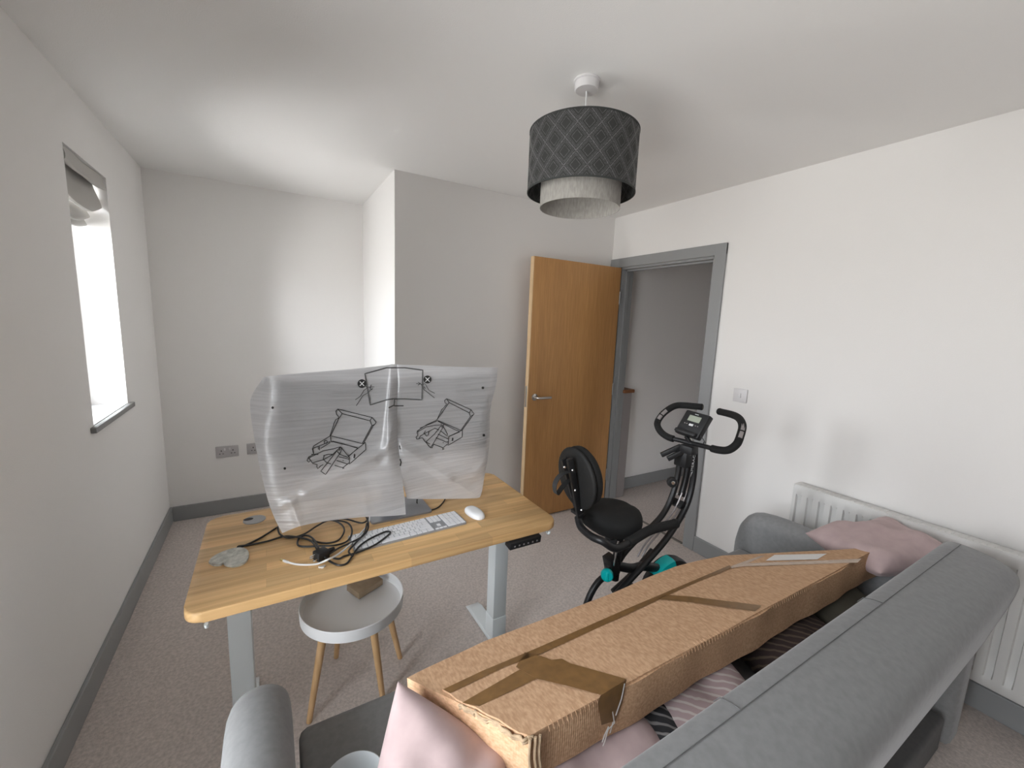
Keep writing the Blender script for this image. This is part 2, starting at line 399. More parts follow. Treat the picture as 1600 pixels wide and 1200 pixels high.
wall_x('wall_right', W, W+.13, YB-.2, D1, 'wall', [(DY0, DY1, 0, DZ)])
b = B(); box(b, 0, A, D2, D2+.15, 0, H); struct('wall_back_alcove', b, 'wall')
b = B(); box(b, A, 5.6, D1, D1+.15, 0, H); box(b, A, A+.15, D1+.15, D2+.15, 0, H); struct('wall_back', b, 'wall')
b = B(); box(b, 0, W, YB-.2, YB, 0, H); struct('wall_rear', b, 'wall')
# hallway beyond the door
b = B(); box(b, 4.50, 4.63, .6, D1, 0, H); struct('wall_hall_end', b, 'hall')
b = B(); box(b, W+.13, 3.70, .45, .6, 0, H); box(b, 3.92, 4.75, .45, .6, 0, H); box(b, 3.70, 3.92, .45, .6, 0, .30); box(b, 3.70, 3.92, .45, .6, .62, H); struct('wall_hall_near', b, 'hall')  # gap low in this unseen wall is added to let light in
b = B(); box(b, W+.13, 5.6, .4, D1+.15, H, H+.12); struct('ceiling_hall', b, 'ceiling')
# skirting
def skirt(name, x0, x1, y0, y1):
    b = B(); box(b, x0, x1, y0, y1, 0, .110, .004, 2); return struct(name, b, 'trim')
skirt('baseboard_left', 0, T, YB, D2)
skirt('baseboard_back_alcove', T, A, D2-T, D2)
skirt('baseboard_divider', A-T, A, D1, D2-T)
skirt('baseboard_back', A-T, W, D1-T, D1)
skirt('baseboard_right', W-T, W, YB, 1.742)
skirt('baseboard_rear', T, W-T, YB, YB+T)
b = B(); box(b, 3.5, 4.50, D1-T, D1, 0, .11, .004); box(b, 4.50-T, 4.50, .6, D1-T, 0, .11, .004); struct('baseboard_hall', b, 'trim')
# door lining and architrave
b = B()
box(b, W-.018, W, 1.742, DY0+.006, 0, 2.066, .004); box(b, W-.018, W, DY1-.006, D1-.004, 0, 2.066, .004)
box(b, W-.0175, W, 1.742, D1-.004, DZ-.006, 2.066, .004)
box(b, W, W+.13, DY0-.002, DY0+.022, 0, DZ, .002); box(b, W, W+.13, DY1-.022, DY1+.002, 0, DZ, .002)
box(b, W, W+.13, DY0, DY1, DZ-.022, DZ, .002)
box(b, W+.045, W+.075, DY0+.022, DY0+.034, 0, DZ-.022); box(b, W+.045, W+.075, DY1-.034, DY1-.022, 0, DZ-.022); box(b, W+.045, W+.075, DY0+.022, DY1-.022, DZ-.034, DZ-.022)
box(b, W+.13, W+.148, 1.742, DY0+.006, 0, 2.066, .004); box(b, W+.13, W+.148, DY1-.006, D1-.004, 0, 2.066, .004)
struct('trim_1', b, 'trim')
b = B(); box(b, W-.012, W+.012, DY0+.022, DY1-.022, 0, .006, .002); th_ = struct('trim_2', b, mat('threshold_strip', (.20, .18, .16), .6))
b = B(); box(b, W+.30, 4.62, 2.10, 2.112, 0, .004); struct('trim_3', b, mat('carpet_joint', (.25, .22, .20), .9))

# door leaf, open at right angles, leaf lies along x
dr = bpy.data.objects.new('door_1', None); link(dr); dr.location = (W-.03, 2.662, 0); dr['kind'] = 'structure'
LX0, LX1, LY0, LY1, LZ1 = 2.292, W-.022, 2.628, 2.668, 1.988
b = B(); box(b, LX0+.006, LX1, LY0, LY1, .008, LZ1, .0015); obj('door_leaf', b, 'oak_door', dr)
b = B(); box(b, LX0, LX0+.0065, LY0, LY1, .008, LZ1, .001); o = obj('edge_lipping', b, 'oak_edge', dr)
b = B(); box(b, LX0-.001, LX0+.001, LY0+.010, LY1-.008, .90, 1.06, .0004); obj('latch_plate', b, 'chrome', dr)
for z in (.25, 1.0, 1.75):
    b = B(); cyl(b, (W-.020, LY0-.004, z-.05), (W-.020, LY0-.004, z+.05), .006, seg=12); obj('hinge', b, 'trim', dr)
b = B(); hx = LX0+.062; hz = .975
lathe(b, (hx, LY0, hz), [(0, .009), (.020, .009), (.0255, .006), (.026, 0), (0, 0)], 32, (0, -1, 0))
h = obj('door_handle', b, 'chrome', dr)
b = B(); tube(b, spline([(hx, LY0-.005, hz), (hx, LY0-.038, hz), (hx+.012, LY0-.052, hz), (hx+.05, LY0-.054, hz), (hx+.115, LY0-.052, hz-.001)], 6), .0095, 12); obj('lever', b, 'chrome', h)

# windows
def window(name, wy0, wy1, wz0, wz1, nx, glass='window_glass', clear=.97):
    o = bpy.data.objects.new(name, None); link(o); o.location = (-.2, (wy0+wy1)/2, wz0); o['kind'] = 'structure'
    b = B(); x0, x1 = -.25, -.18; f = .055
    box(b, x0, x1, wy0, wy0+f, wz0, wz1, .004); box(b, x0, x1, wy1-f, wy1, wz0, wz1, .004); box(b, x0, x1, wy0, wy1, wz0, wz0+f, .004); box(b, x0, x1, wy0, wy1, wz1-f, wz1, .004)
    for k in range(1, nx): yy = wy0+(wy1-wy0)*k/nx; box(b, x0, x1, yy-.03, yy+.03, wz0, wz1, .004)
    obj('window_frame', b, 'upvc', o)
    gm = bpy.data.materials.get(glass)
    if gm is None:
        gm = bpy.data.materials.new(glass); gm.use_nodes = True; q = gm.node_tree; q.nodes.clear()
        oo = q.nodes.new('ShaderNodeOutputMaterial'); a1 = q.nodes.new('ShaderNodeBsdfTransparent'); a2 = q.nodes.new('ShaderNodeBsdfGlossy'); a2.inputs['Roughness'].default_value = .02
        mx = q.nodes.new('ShaderNodeMixShader'); fr = q.nodes.new('ShaderNodeFresnel'); fr.inputs[0].default_value = 1.3
        q.links.new(fr.outputs[0], mx.inputs[0]); q.links.new(a1.outputs[0], mx.inputs[1]); q.links.new(a2.outputs[0], mx.inputs[2]); q.links.new(mx.outputs[0], oo.inputs[0])
        a1.inputs[0].default_value = (clear, clear*1.01, clear*1.02, 1)
    b = B(); box(b, -.218, -.212, wy0+f, wy1-f, wz0+f, wz1-f); obj('window_pane', b, gm, o, False)
    return o
w1 = window('window_1', *WIN1, 1, 'clear_glass', .99); w2 = window('window_2', *WIN2, 2, 'dimming_glass', .62)  # wide window's glass tint is added to dim its daylight
b = B(); box(b, -.18, .004, WIN1[0], WIN1[1], WIN1[2], WIN1[2]+.012); box(b, .0, .020, WIN1[0]-.045, WIN1[1]+.045, WIN1[2]-.012, WIN1[2]+.0125, .003); s1 = obj('window_sill', b, ['sill'], w1)
b = B(); box(b, -.18, -.002, WIN1[0]+.001, WIN1[1]-.001, WIN1[2]+.0122, WIN1[2]+.0145); obj('sill_board', b, 'white_gloss', w1)
b = B(); box(b, -.18, .020, WIN2[0]-.04, WIN2[1]+.04, WIN2[2]-.012, WIN2[2]+.012, .003); obj('window_sill', b, 'sill', w2)

# ------------------------------------------------------------------ roman blind in the narrow window
bl = thing('roman_blind', 'grey beige roman blind gathered up in slack folds at the top of the narrow window', 'blind', (-.10, 2.73, 1.86))
def sheet(bm, F, nu, nv, th=.003):
    g = [[F(i/nu, j/nv) for j in range(nv+1)] for i in range(nu+1)]
    V = [[bm.verts.new(p) for p in r] for r in g]
    fs = [bm.faces.new((V[i][j], V[i+1][j], V[i+1][j+1], V[i][j+1])) for i in range(nu) for j in range(nv)]
    if th: solidify(bm, geom=fs, thickness=th)
    return bm
y0, y1 = WIN1[0]+.012, WIN1[1]-.012
def sag(u, a): return -a*4*u*(1-u)
folds = [(-.012, 2.136, 2.085, .010, .012), (-.052, 2.105, 1.995, .030, .050), (-.088, 1.99, 1.945, .020, .045), (-.100, 1.95, 1.905, .018, .03)]
b = B(); box(b, -.12, -.040, y0, y1, 2.105, 2.138, .003); obj('head_rail', b, 'blind', bl)
for (xf, zt, zb, bul, sg) in folds:
    b = B()
    def F(u, v, xf=xf, zt=zt, zb=zb, bul=bul, sg=sg):
        # v 0..1 runs down the front of the fold, round its lip and back up behind
        a = v*1.0
        if a < .62: k = a/.62; x = xf + bul*math.sin(k*PI*.5)**1.5; z = zt + (zb-zt)*k + sag(u, sg)*k
        else: k = (a-.62)/.38; x = xf + bul*math.cos(k*PI*.5) - .022*k; z = zb - .010*math.sin(k*PI) + sag(u, sg) + .055*k*k
        return Vector((x + .004*math.sin(9*u+5*v), y0+(y1-y0)*u, z))
    sheet(b, F, 24, 22, .0025); obj('fold', b, 'blind', bl)

# ------------------------------------------------------------------ sockets and switch
def sock_single(bm_plate, cx, cz, wd): pass
def socket_plate(label, x0, x1, z0, z1, gangs, nm):
    t = thing('wall_socket', label, 'wall socket', ((x0+x1)/2, D2, (z0+z1)/2))
    b = B(); box(b, x0, x1, D2-.009, D2+.001, z0, z1, .003); obj('plate', b, 'socket', t)
    for g in gangs:
        zc = (z0+z1)/2
        b = B()
        box(b, g-.003, g+.003, D2-.0096, D2-.0088, zc+.004, zc+.014); box(b, g-.014, g-.006, D2-.0096, D2-.0088, zc-.016, zc-.011); box(b, g+.006, g+.014, D2-.0096, D2-.0088, zc-.016, zc-.011)
        obj('pin_holes', b, 'dark', t, False)
        sx_ = g+.021 if g < (x0+x1)/2 and len(gangs) > 1 else g-.021
        if len(gangs) == 1: sx_ = g+.024
        b = B(); box(b, sx_-.005, sx_+.005, D2-.013, D2-.008, zc+.010, zc+.028, .001); obj('rocker_switch', b, 'plastic', t)
    return t
socket_plate('grey double wall socket low on alcove wall nearest the left corner', .290, .432, .437, .523, (.325, .397), 'double')
socket_plate('grey single wall socket on alcove wall half hidden by the packaging sleeve', .484, .568, .440, .526, (.526,), 'single')
t = thing('light_switch', 'white light switch on the right wall beside the door frame', 'light switch', (W, 1.55, 1.131))
b = B(); box(b, W-.009, W, 1.507, 1.593, 1.089, 1.173, .003); obj('plate', b, 'plastic', t)
b = B(); box(b, W-.014, W-.007, 1.542, 1.558, 1.117, 1.145, .002); obj('rocker_switch', b, 'plastic', t)

# ------------------------------------------------------------------ radiator
RY1, RY0, RZ0, RZ1, RX = 1.152, -.25, .155, .722, 3.07
t = thing('panel_radiator', 'white ribbed panel radiator on the right wall behind the sofa', 'radiator', (3.1, (RY0+RY1)/2, RZ0))
b = B(); pit = .0533; n = int((RY1-RY0)/pit)
# front panel: pressed channels with rounded ends
prof = []
def rx(y, z):
    k = ((RY1-.032-y)/pit); fr = k-round(k); inside = 0 if (k < -.3 or k > n-.4) else 1
    e = min(1, max(0, (.25-abs(fr))/.06))*inside
    zz = min(z-(RZ0+.045), (RZ1-.052)-z); e *= min(1, max(0, zz/.012))
    return RX + .013*e
ysamp = []
for k in range(n+1):
    c = RY1-.032-k*pit
    ysamp += [c+d_ for d_ in (.0267, .0136, .0100, 0, -.0100, -.0136)]
ysamp = [y for y in ysamp if RY0+.01 < y < RY1-.006]; ysamp = [RY1-.003]+ysamp+[RY0+.003]
zs = [RZ0, RZ0+.006, RZ0+.044, RZ0+.064, RZ0+.15, RZ1-.15, RZ1-.071, RZ1-.051, RZ1-.012, RZ1-.004]
V = [[b.verts.new((rx(y, z) + (.004 if z in (zs[0], zs[-1]) else 0), y, z)) for z in zs] for y in ysamp]
for i in range(len(V)-1):
    for j in range(len(zs)-1): b.faces.new((V[i][j], V[i+1][j], V[i+1][j+1], V[i][j+1]))
obj('front_panel', b, 'radiator', t, True, 60)
b = B(); box(b, RX+.004, RX+.066, RY0+.003, RY1-.003, RZ1-.012, RZ1, .003)
for k in range(int((RY1-RY0)/.02)):
    y = RY0+.02+k*.02
    if y < RY1-.01: box(b, RX+.014, RX+.056, y-.003, y+.003, RZ1-.002, RZ1+.0015)
obj('top_grille', b, 'radiator', t)
for (a, c) in ((RY1-.008, RY1), (RY0, RY0+.008)):
    b = B(); box(b, RX+.001, RX+.066, a, c, RZ0, RZ1, .003); obj('side_panel', b, 'radiator', t)
b = B(); box(b, RX+.045, RX+.053, RY0+.01, RY1-.01, RZ0+.01, RZ1-.015); obj('rear_panel', b, 'radiator', t)
for yy in (RY0+.15, RY1-.15):
    b = B(); box(b, RX+.052, W, yy-.015, yy+.015, RZ0+.05, RZ1-.05); obj('bracket', b, 'white_metal', t)

# ------------------------------------------------------------------ pendant lamp
lx, ly = 1.693, 1.405
t = thing('pendant_lamp', 'two tier drum ceiling lamp, dark diamond outer shade over pale marled inner shade', 'ceiling lamp', (lx, ly, 2.0))
b = B(); lathe(b, (lx, ly, H), [(0, 0), (.047, 0), (.048, -.006), (.043, -.008), (.043, -.030), (.040, -.034), (.010, -.036), (0, -.036)], 40); obj('ceiling_rose', b, 'plastic', t)
b = B(); tube(b, [(lx, ly, H-.03), (lx, ly, 2.10)], .0030, 8); obj('flex', b, 'cable_white', t)
b = B(); lathe(b, (lx, ly, 2.11), [(0, .04), (.012, .04), (.018, .02), (.018, -.03), (.015, -.035), (0, -.035)], 20); obj('lamp_holder', b, 'plastic', t)
b = B(); lathe(b, (lx, ly, 2.015), [(0, -.004), (.014, .0), (.028, .018), (.030, .035), (.022, .055), (.013, .068), (0, .07)], 20); obj('bulb', b, 'white_gloss', t)
sh = thing('tmp', '', '', (0, 0, 0)); bpy.data.objects.remove(sh)
def drum(r, z0, z1, th=.0015, seg=96):
    b = B(); lathe(b, (lx, ly, 0), [(r, z0), (r, z1), (r-th, z1), (r-th, z0)], seg, closed=True); return b
o = obj('outer_shade', drum(.200, 2.010, 2.218), 'shade', t, True, 30); o['label'] = 'dark drum shade woven with silver nested diamonds'
b = B(); lathe(b, (lx, ly, 0), [(.2012, 2.007), (.2012, 2.012), (.1975, 2.012), (.1975, 2.007)], 96, closed=True); obj('rim', b, 'shade_rim', o); b = B(); lathe(b, (lx, ly, 0), [(.2012, 2.215), (.2012, 2.220), (.1975, 2.220), (.1975, 2.215)], 96, closed=True); obj('rim', b, 'shade_rim', o)
o2 = obj('inner_shade', drum(.150, 1.955, 2.10), 'inner_shade', t, True, 30); o2['label'] = 'pale grey marled inner drum'
b = B()
for a in range(3):
    an = a*2*PI/3+.4; tube(b, [(lx+.018*math.cos(an), ly+.018*math.sin(an), 2.125), (lx+.199*math.cos(an), ly+.199*math.sin(an), 2.214)], .0018, 6)
lathe(b, (lx, ly, 2.125), [(.020, .002), (.020, -.002), (.017, -.002), (.017, .002)], 24, closed=True)
obj('shade_spider', b, 'white_metal', t)

# ------------------------------------------------------------------ desk
DX0, DX1, DYA, DYB, DZT, DTH = .433, 1.632, 1.338, 1.940, .740, .030
t = thing('standing_desk', 'height adjustable desk with oak stave top and white metal legs', 'desk', ((DX0+DX1)/2, 1.65, 0))
def rrect(x0, x1, y0, y1, r, n=8):
    P = []
    for cx, cy, a0 in ((x1-r, y1-r, 0), (x0+r, y1-r, PI/2), (x0+r, y0+r, PI), (x1-r, y0+r, 1.5*PI)):
        for k in range(n+1): a = a0+k*PI/2/n; P.append((cx+r*math.cos(a), cy+r*math.sin(a)))
    return P
GX, GY, GR = .583, 1.853, .037
b = B(); prism(b, [(x, y, DZT-DTH) for x, y in rrect(DX0, DX1, DYA, DYB, .045)], (0, 0, DTH))
es = [e for e in b.edges if abs(e.verts[0].co.z-e.verts[1].co.z) < 1e-6]
bmesh.ops.bevel(b, geom=es, offset=.006, segments=3, affect='EDGES', profile=.5)
obj('desktop', b, 'desk', t, True, 50)
b = B(); lathe(b, (GX, GY, DZT), [(GR, -.002), (GR, .002), (GR-.004, .003), (GR-.006, .0022), (0, .0022)], 40); g = obj('cable_grommet', b, mat('grommet_grey', (.36, .36, .37), .4), t)
b = B()
P = [(GX-.020+.016*math.cos(a)*1.0, GY+.010+.011*math.sin(a), DZT+.0024) for a in [k*2*PI/20 for k in range(20)]]
prism(b, P, (0, 0, .0006)); obj('cable_slot', b, 'dark', g)
for (xa, xb) in ((.500, .560), (1.512, 1.598)):
    pass
def desk_leg(xc, name='leg'):
    b = B(); box(b, xc-.036, xc+.036, 1.627, 1.703, .03, .14, .003); box(b, xc-.034, xc+.034, 1.630, 1.700, .14, DZT-DTH-.03, .003)
    l = obj('leg', b, 'white_metal', t)
    b = B()
    pr = [(xc-.035, 1.38, .012), (xc-.035, 1.42, .030), (xc-.035, 1.88, .030), (xc-.035, 1.93, .012), (xc-.035, 1.93, .006), (xc-.035, 1.38, .006)]
    prism(b, pr, (.07, 0, 0)); bmesh.ops.bevel(b, geom=list(b.edges), offset=.002, segments=1, affect='EDGES'); obj('foot', b, 'white_metal', l)
    for yp in (1.40, 1.91): b = B(); lathe(b, (xc, yp, 0), [(0, .012), (.014, .012), (.016, .0), (0, 0)], 16); obj('levelling_pad', b, 'black_plastic', l)
    b = B(); box(b, xc-.032, xc+.032, 1.42, 1.90, DZT-DTH-.032, DZT-DTH-.0005, .003); obj('support_arm', b, 'white_metal', t)
XL, XR = .533, 1.545
desk_leg(XL); desk_leg(XR)
b = B(); box(b, XL+.03, XR-.03, 1.625, 1.66, DZT-DTH-.045, DZT-DTH-.005, .003); obj('cross_rail', b, 'white_metal', t)
b = B(); box(b, XL+.03, XR-.03, 1.68, 1.715, DZT-DTH-.045, DZT-DTH-.005, .003); obj('cross_rail', b, 'white_metal', t)
b = B(); obox(b, (1.475, 1.350, DZT-DTH-.020), (1, 0, 0), (0, 1, .15), (0, -.15, 1), .070, .020, .015, .003); cp = obj('control_panel', b, 'black_plastic', t); cp['label'] = 'black height control panel'
b = B(); c0 = Vector((1.475, 1.3295, DZT-DTH-.022))
for k in range(6):
    x = 1.425+.020*k; box(b, x-.0030, x+.0030, 1.3288, 1.3300, DZT-DTH-.027, DZT-DTH-.0215)
obj('buttons', b, 'sensor', cp, False)
for hxx in (DX1-.04, DX0+.05):
    b = B(); tube(b, spline([(hxx, 1.365, DZT-DTH), (hxx, 1.362, DZT-DTH-.016), (hxx, 1.348, DZT-DTH-.02), (hxx, 1.342, DZT-DTH-.008)], 5), .005, 8); obj('hook', b, 'white_metal', t)

# ------------------------------------------------------------------ things on the desk
# monitor inside the sleeve
mo = thing('monitor', 'wide monitor with silver stand foot, its screen hidden inside the packaging sleeve', 'monitor', (1.06, 1.72, DZT))
b = B(); box(b, .668, 1.470, 1.694, 1.716, .962, 1.290, .006); obj('screen', b, 'screen_black', mo)
b = B(); box(b, 1.03, 1.11, 1.722, 1.750, .84, 1.12, .004); box(b, 1.03, 1.11, 1.735, 1.747, .745, .95, .003); obj('stand', b, 'silver', mo)
b = B(); prism(b, [(x, y, DZT+.0005) for x, y in rrect(.965, 1.205, 1.622, 1.80, .012, 4)], (0, 0, .007)); obj('stand_foot', b, 'silver', mo, False)

# keyboard
K0 = Vector((.888, 1.512, 0)); kd = Vector((.412, .010, 0))
kx = (Vector((1.285, 1.526, 0))-Vector((.872, 1.506, 0))).normalized(); ky = Vector((-kx.y, kx.x, 0))
KL, KW = .418, .114; kc = Vector((1.081, 1.520, 0))
t = thing('keyboard', 'white full size keyboard with silver body on the desk', 'keyboard', (kc.x, kc.y, DZT))
b = B(); o0 = kc - kx*KL/2 - ky*KW/2
pl = [o0+kx*x+ky*y+Vector((0, 0, DZT+.0005)) for x, y in rrect(0, KL, 0, KW, .010, 5)]
prism(b, pl, (0, 0, .006)); obj('body', b, 'alu', t, False)
def keybox(x, y, wx, wy):
    b = B(); c = o0+kx*(x+wx/2)+ky*(y+wy/2)+Vector((0, 0, DZT+.0075)); obox(b, c, kx, ky, (0, 0, 1), wx/2-.0015, wy/2-.0016, .0018); return obj('key', b, 'key', t, False)
u = .0190; y_ = .0045
rows = [(0, [1.0, 1, 1, 1.25, 5.1, 1.25, 1, 1, 1.25], 1.0), (1, [2.25]+[1]*10+[2.6], 1.), (2, [1.75]+[1]*11+[2.05], 1.), (3, [1.5]+[1]*12+[1.3], 1.), (4, [1]*13+[1.8], 1.), (5, [1.06]*14, .5)]
yy = y_
for (k, ws, hh) in rows:
    tot = sum(ws); sc_ = .2800/tot; x = .0045; hgt = .0190 if k < 5 else .0105
    for w_ in ws: keybox(x, yy, w_*sc_, hgt); x += w_*sc_
    yy += hgt
yy = y_
for r_ in range(6):
    hgt = .0190 if r_ < 5 else .0105
    for c_ in range(3):
        if r_ in (0,) or (r_ == 1 and c_ == 1) or r_ in (3, 4, 5): keybox(.2900+c_*.0155, yy, .0155, hgt if r_ else .0095)
    for c_ in range(4):
        if not (r_ == 0 and c_ == 1): keybox(.3405+c_*.0182, yy, .0182*(2 if (r_ == 0 and c_ == 0) else 1), hgt)
    yy += hgt
# mouse
t = thing('mouse', 'white glossy low mouse at the right end of the keyboard', 'mouse', (1.352, 1.534, DZT))
b = B(); n_, m_ = 28, 10; c = Vector((1.352, 1.534, DZT+.001)); ax = Vector((-.12, 1, 0)).normalized(); bx = Vector((ax.y, -ax.x, 0)); rings = []
for j in range(m_+1):
    s = j/m_; rad = math.cos(s*PI/2)**.45 if j < m_ else 0; zz = .0045 + .017*math.sin(s*PI/2)
    if j == 0: zz = .0045
    rings.append([b.verts.new(c+bx*(.029*rad*math.copysign(abs(math.cos(2*PI*k/n_))**.75, math.cos(2*PI*k/n_)))+ax*(.056*rad*math.copysign(abs(math.sin(2*PI*k/n_))**.85, math.sin(2*PI*k/n_)))+Vector((0, 0, zz))) for k in range(n_)])
base = [b.verts.new(v.co*1.0+Vector((0, 0, -.0045))) for v in rings[0]]
rings = [base]+rings
for a, q in zip(rings, rings[1:]):
    for k in range(n_): b.faces.new((a[k], a[(k+1) % n_], q[(k+1) % n_], q[k]))
b.faces.new(base[::-1]); bmesh.ops.remove_doubles(b, verts=b.verts, dist=1e-5); obj('shell', b, 'mouse', t, True, 60)

# heart shaped marbled glass board
sm = mat('marbled_glass', (.50, .50, .45), .2, var=.28, vscale=70, detail=6, spec=.7)
M['stone'] = sm
b = B(); P = []
# traced heart outline on the desk top (rounded double lobes)
for (px, py) in [(326, 878), (331, 871), (343, 864), (356, 859), (368, 856), (380, 856), (387, 860), (389, 867), (386, 875), (378, 881), (367, 884), (356, 883.5), (350, 881), (349, 879), (344, 882), (333, 882)]:
    P.append(at(px, py, 2, DZT+.006))
P = spline(P+[P[0]], 4)[:-1]
prism(b, [(p.x, p.y, DZT+.0004) for p in P], (0, 0, .0065)); o = obj('trinket_board', b, 'stone', None, True, 30); tag(o, 'grey marbled glass cloud shaped board lying at the left front of the desk', 'coaster')

# cables on the desk
def zdesk(lst, z=DZT): return [at(px, py, 2, z+dz) for (px, py, dz) in lst]
r_ = .0032
pw = thing('power_cable', 'coiled black power cable with its plug on the desk in front of the sleeve', 'cable', at(510, 850, 2, DZT))
paths = [
 [(436, 822, .03), (430, 826, .004), (404, 842, .004), (376, 855, .004), (373, 853.5, .007), (392, 851, .004), (420, 845, .004), (445, 838, .004), (470, 840, .004), (492, 846, .004), (512, 848.5, .004), (530, 843, .006), (538, 828, .010), (530, 817, .014), (514, 813, .014), (495, 822, .012), (478, 833, .010), (462, 839, .008), (448, 840, .008), (437, 834, .007), (434, 824, .012)],
 [(515, 810, .014), (540, 811, .014), (566, 817, .014), (576, 808, .02), (572, 796, .035)],
 [(520, 812, .016), (543, 817, .014), (550, 830, .012), (543, 845, .010), (523, 852, .008), (500, 853, .006), (478, 854, .005), (466, 852, .005), (466, 843, .006), (474, 837, .010), (484, 838, .012), (492, 845, .012), (498, 857, .012)],
 [(514, 866, .012), (530, 856, .012), (548, 848, .012), (566, 838, .014), (575, 826, .016), (574, 812, .02), (568, 800, .03)],
 [(506, 869, .014), (517, 878, .006), (530, 883, .004), (542, 880, .004), (551, 868, .006), (561, 854, .014), (576, 843, .016), (592, 835, .016), (604, 830.5, .015), (610, 832, .013), (603, 839, .012), (588, 850, .014), (572, 858, .010), (556, 864, .006), (538, 869, .005), (530, 873, .008), (520, 872, .012)],
 [(495, 858, .014), (487, 846, .012), (470, 840, .012), (452, 838, .010)],
 [(551, 869, .010), (545, 861, .012), (556, 848, .014), (569, 833, .018), (573, 818, .02)],
]
for P in paths:
    b = B(); tube(b, spline(zdesk(P), 8), r_, 8); obj('cord', b, 'cable_black', pw)
b = B(); pc = at(502, 866, 2, DZT+.016); obox(b, pc, (.9, .45, 0), (-.45, .9, 0), (0, 0, 1), .020, .018, .0145, .004, 2); pg = obj('plug', b, 'black_plastic', pw)
b = B(); d_ = Vector((.9, .45, 0)).normalized(); cyl(b, pc+d_*.015, pc+d_*.045, .0085, .0055, 14); obj('strain_relief', b, 'black_plastic', pg)
b = B(); ex = Vector((-.45, .9, 0)).normalized()
for s_ in (-.009, .009): obox(b, pc-d_*.026+ex*s_-Vector((0, 0, .004)), d_, ex, (0, 0, 1), .008, .0032, .002)
obox(b, pc-d_*.028+Vector((0, 0, .006)), d_, ex, (0, 0, 1), .010, .002, .004); obj('pin', b, 'steel', pg, False)
# thin black cable right of the stand foot
b = B(); tube(b, spline(zdesk([(652, 779, .03), (652, 787, .006), (660, 794, .004), (672, 797, .003), (684, 793, .003), (693, 784, .003), (697, 776, .012), (700, 768, .03)]), 8), .0028, 8)
tag(obj('monitor_cable', b, 'cable_black'), 'thin black cable looping on the desk under the right half of the sleeve', 'cable')
# white cable
t = thing('charging_cable', 'white charging cable with a metal connector tip lying across the desk front', 'cable', at(500, 870, 2, DZT))
b = B(); tube(b, spline(zdesk([(448, 878, .004), (462, 881.5, .003), (478, 882.5, .003), (496, 881, .003), (513, 874, .022), (530, 865, .012), (548, 850, .010), (562, 835, .010), (573, 822, .014), (577, 812, .018), (577, 803, .03)]), 8), .0030, 8); obj('cord', b, 'cable_white', t)
b = B(); tube(b, zdesk([(450, 878.5, .004), (443, 876, .004)]), .0040, 10); obj('connector', b, 'cable_white', t)
b = B(); tube(b, zdesk([(443, 876, .004), (438.5, 874, .004)]), .0033, 10); obj('connector_tip', b, mat('brass', (.7, .6, .3), .3, metal=1), t)
b = B(); p0, p1 = zdesk([(498, 887, .003), (507, 885, .003)]); rnd = random.Random(2)
for k in range(7):
    q = p0.lerp(p1, k/6)+Vector((rnd.uniform(-.003, .003), rnd.uniform(-.003, .003), 0)); obox(b, q, (1, rnd.uniform(-1, 1), 0), (-rnd.uniform(-1, 1), 1, 0), (0, 0, 1), .003, .0025, .0025)
tag(obj('plastic_clip', b, 'crumbs', None, False), 'tiny clear plastic clip beside the plug at the desk edge', 'clip')

# ------------------------------------------------------------------ packaging sleeve over the monitor
sl = thing('packaging_sleeve', 'white foam packaging sleeve with printed unboxing drawings pulled over the monitor', 'packaging', (1.06, 1.66, DZT))
LG = [  # rows top->bottom, columns left silhouette -> centre ; (px, py, depth y)
 [(411, 591, 1.745), (419, 588, 1.690), (470, 583, 1.682), (545, 577, 1.680), (600, 571, 1.678), (612, 569, 1.676), (621, 569.5, 1.684)],
 [(394, 617, 1.740), (424, 618, 1.686), (472, 612, 1.678), (545, 606, 1.678), (600, 602, 1.672), (611, 600, 1.664), (622, 600, 1.684)],
 [(391, 640, 1.730), (422, 648, 1.680), (472, 644, 1.674), (545, 640, 1.676), (598, 638, 1.668), (608, 638, 1.654), (621, 640, 1.684)],
 [(398, 688, 1.700), (422, 690, 1.668), (472, 690, 1.668), (545, 688, 1.674), (592, 686, 1.668), (607, 686, 1.650), (622, 694, 1.682)],
 [(407, 735, 1.672), (430, 736, 1.650), (478, 734, 1.652), (548, 726, 1.660), (592, 716, 1.656), (610, 714, 1.648), (625, 716, 1.668)],
 [(419, 783, 1.655), (444, 780, 1.634), (490, 774, 1.632), (555, 760, 1.636), (596, 752, 1.634), (614, 748, 1.634), (628, 745, 1.642)],
 [(430, 812, 1.645), (456, 807, 1.622), (502, 800, 1.616), (562, 790, 1.612), (600, 784, 1.612), (618, 780, 1.612), (632, 776, 1.618)],
 [(441, 833, 1.632), (470, 822, 1.612), (512, 814, 1.604), (566, 808, 1.598), (603, 806.5, 1.598), (620, 805.5, 1.600), (634, 804, 1.602)]]
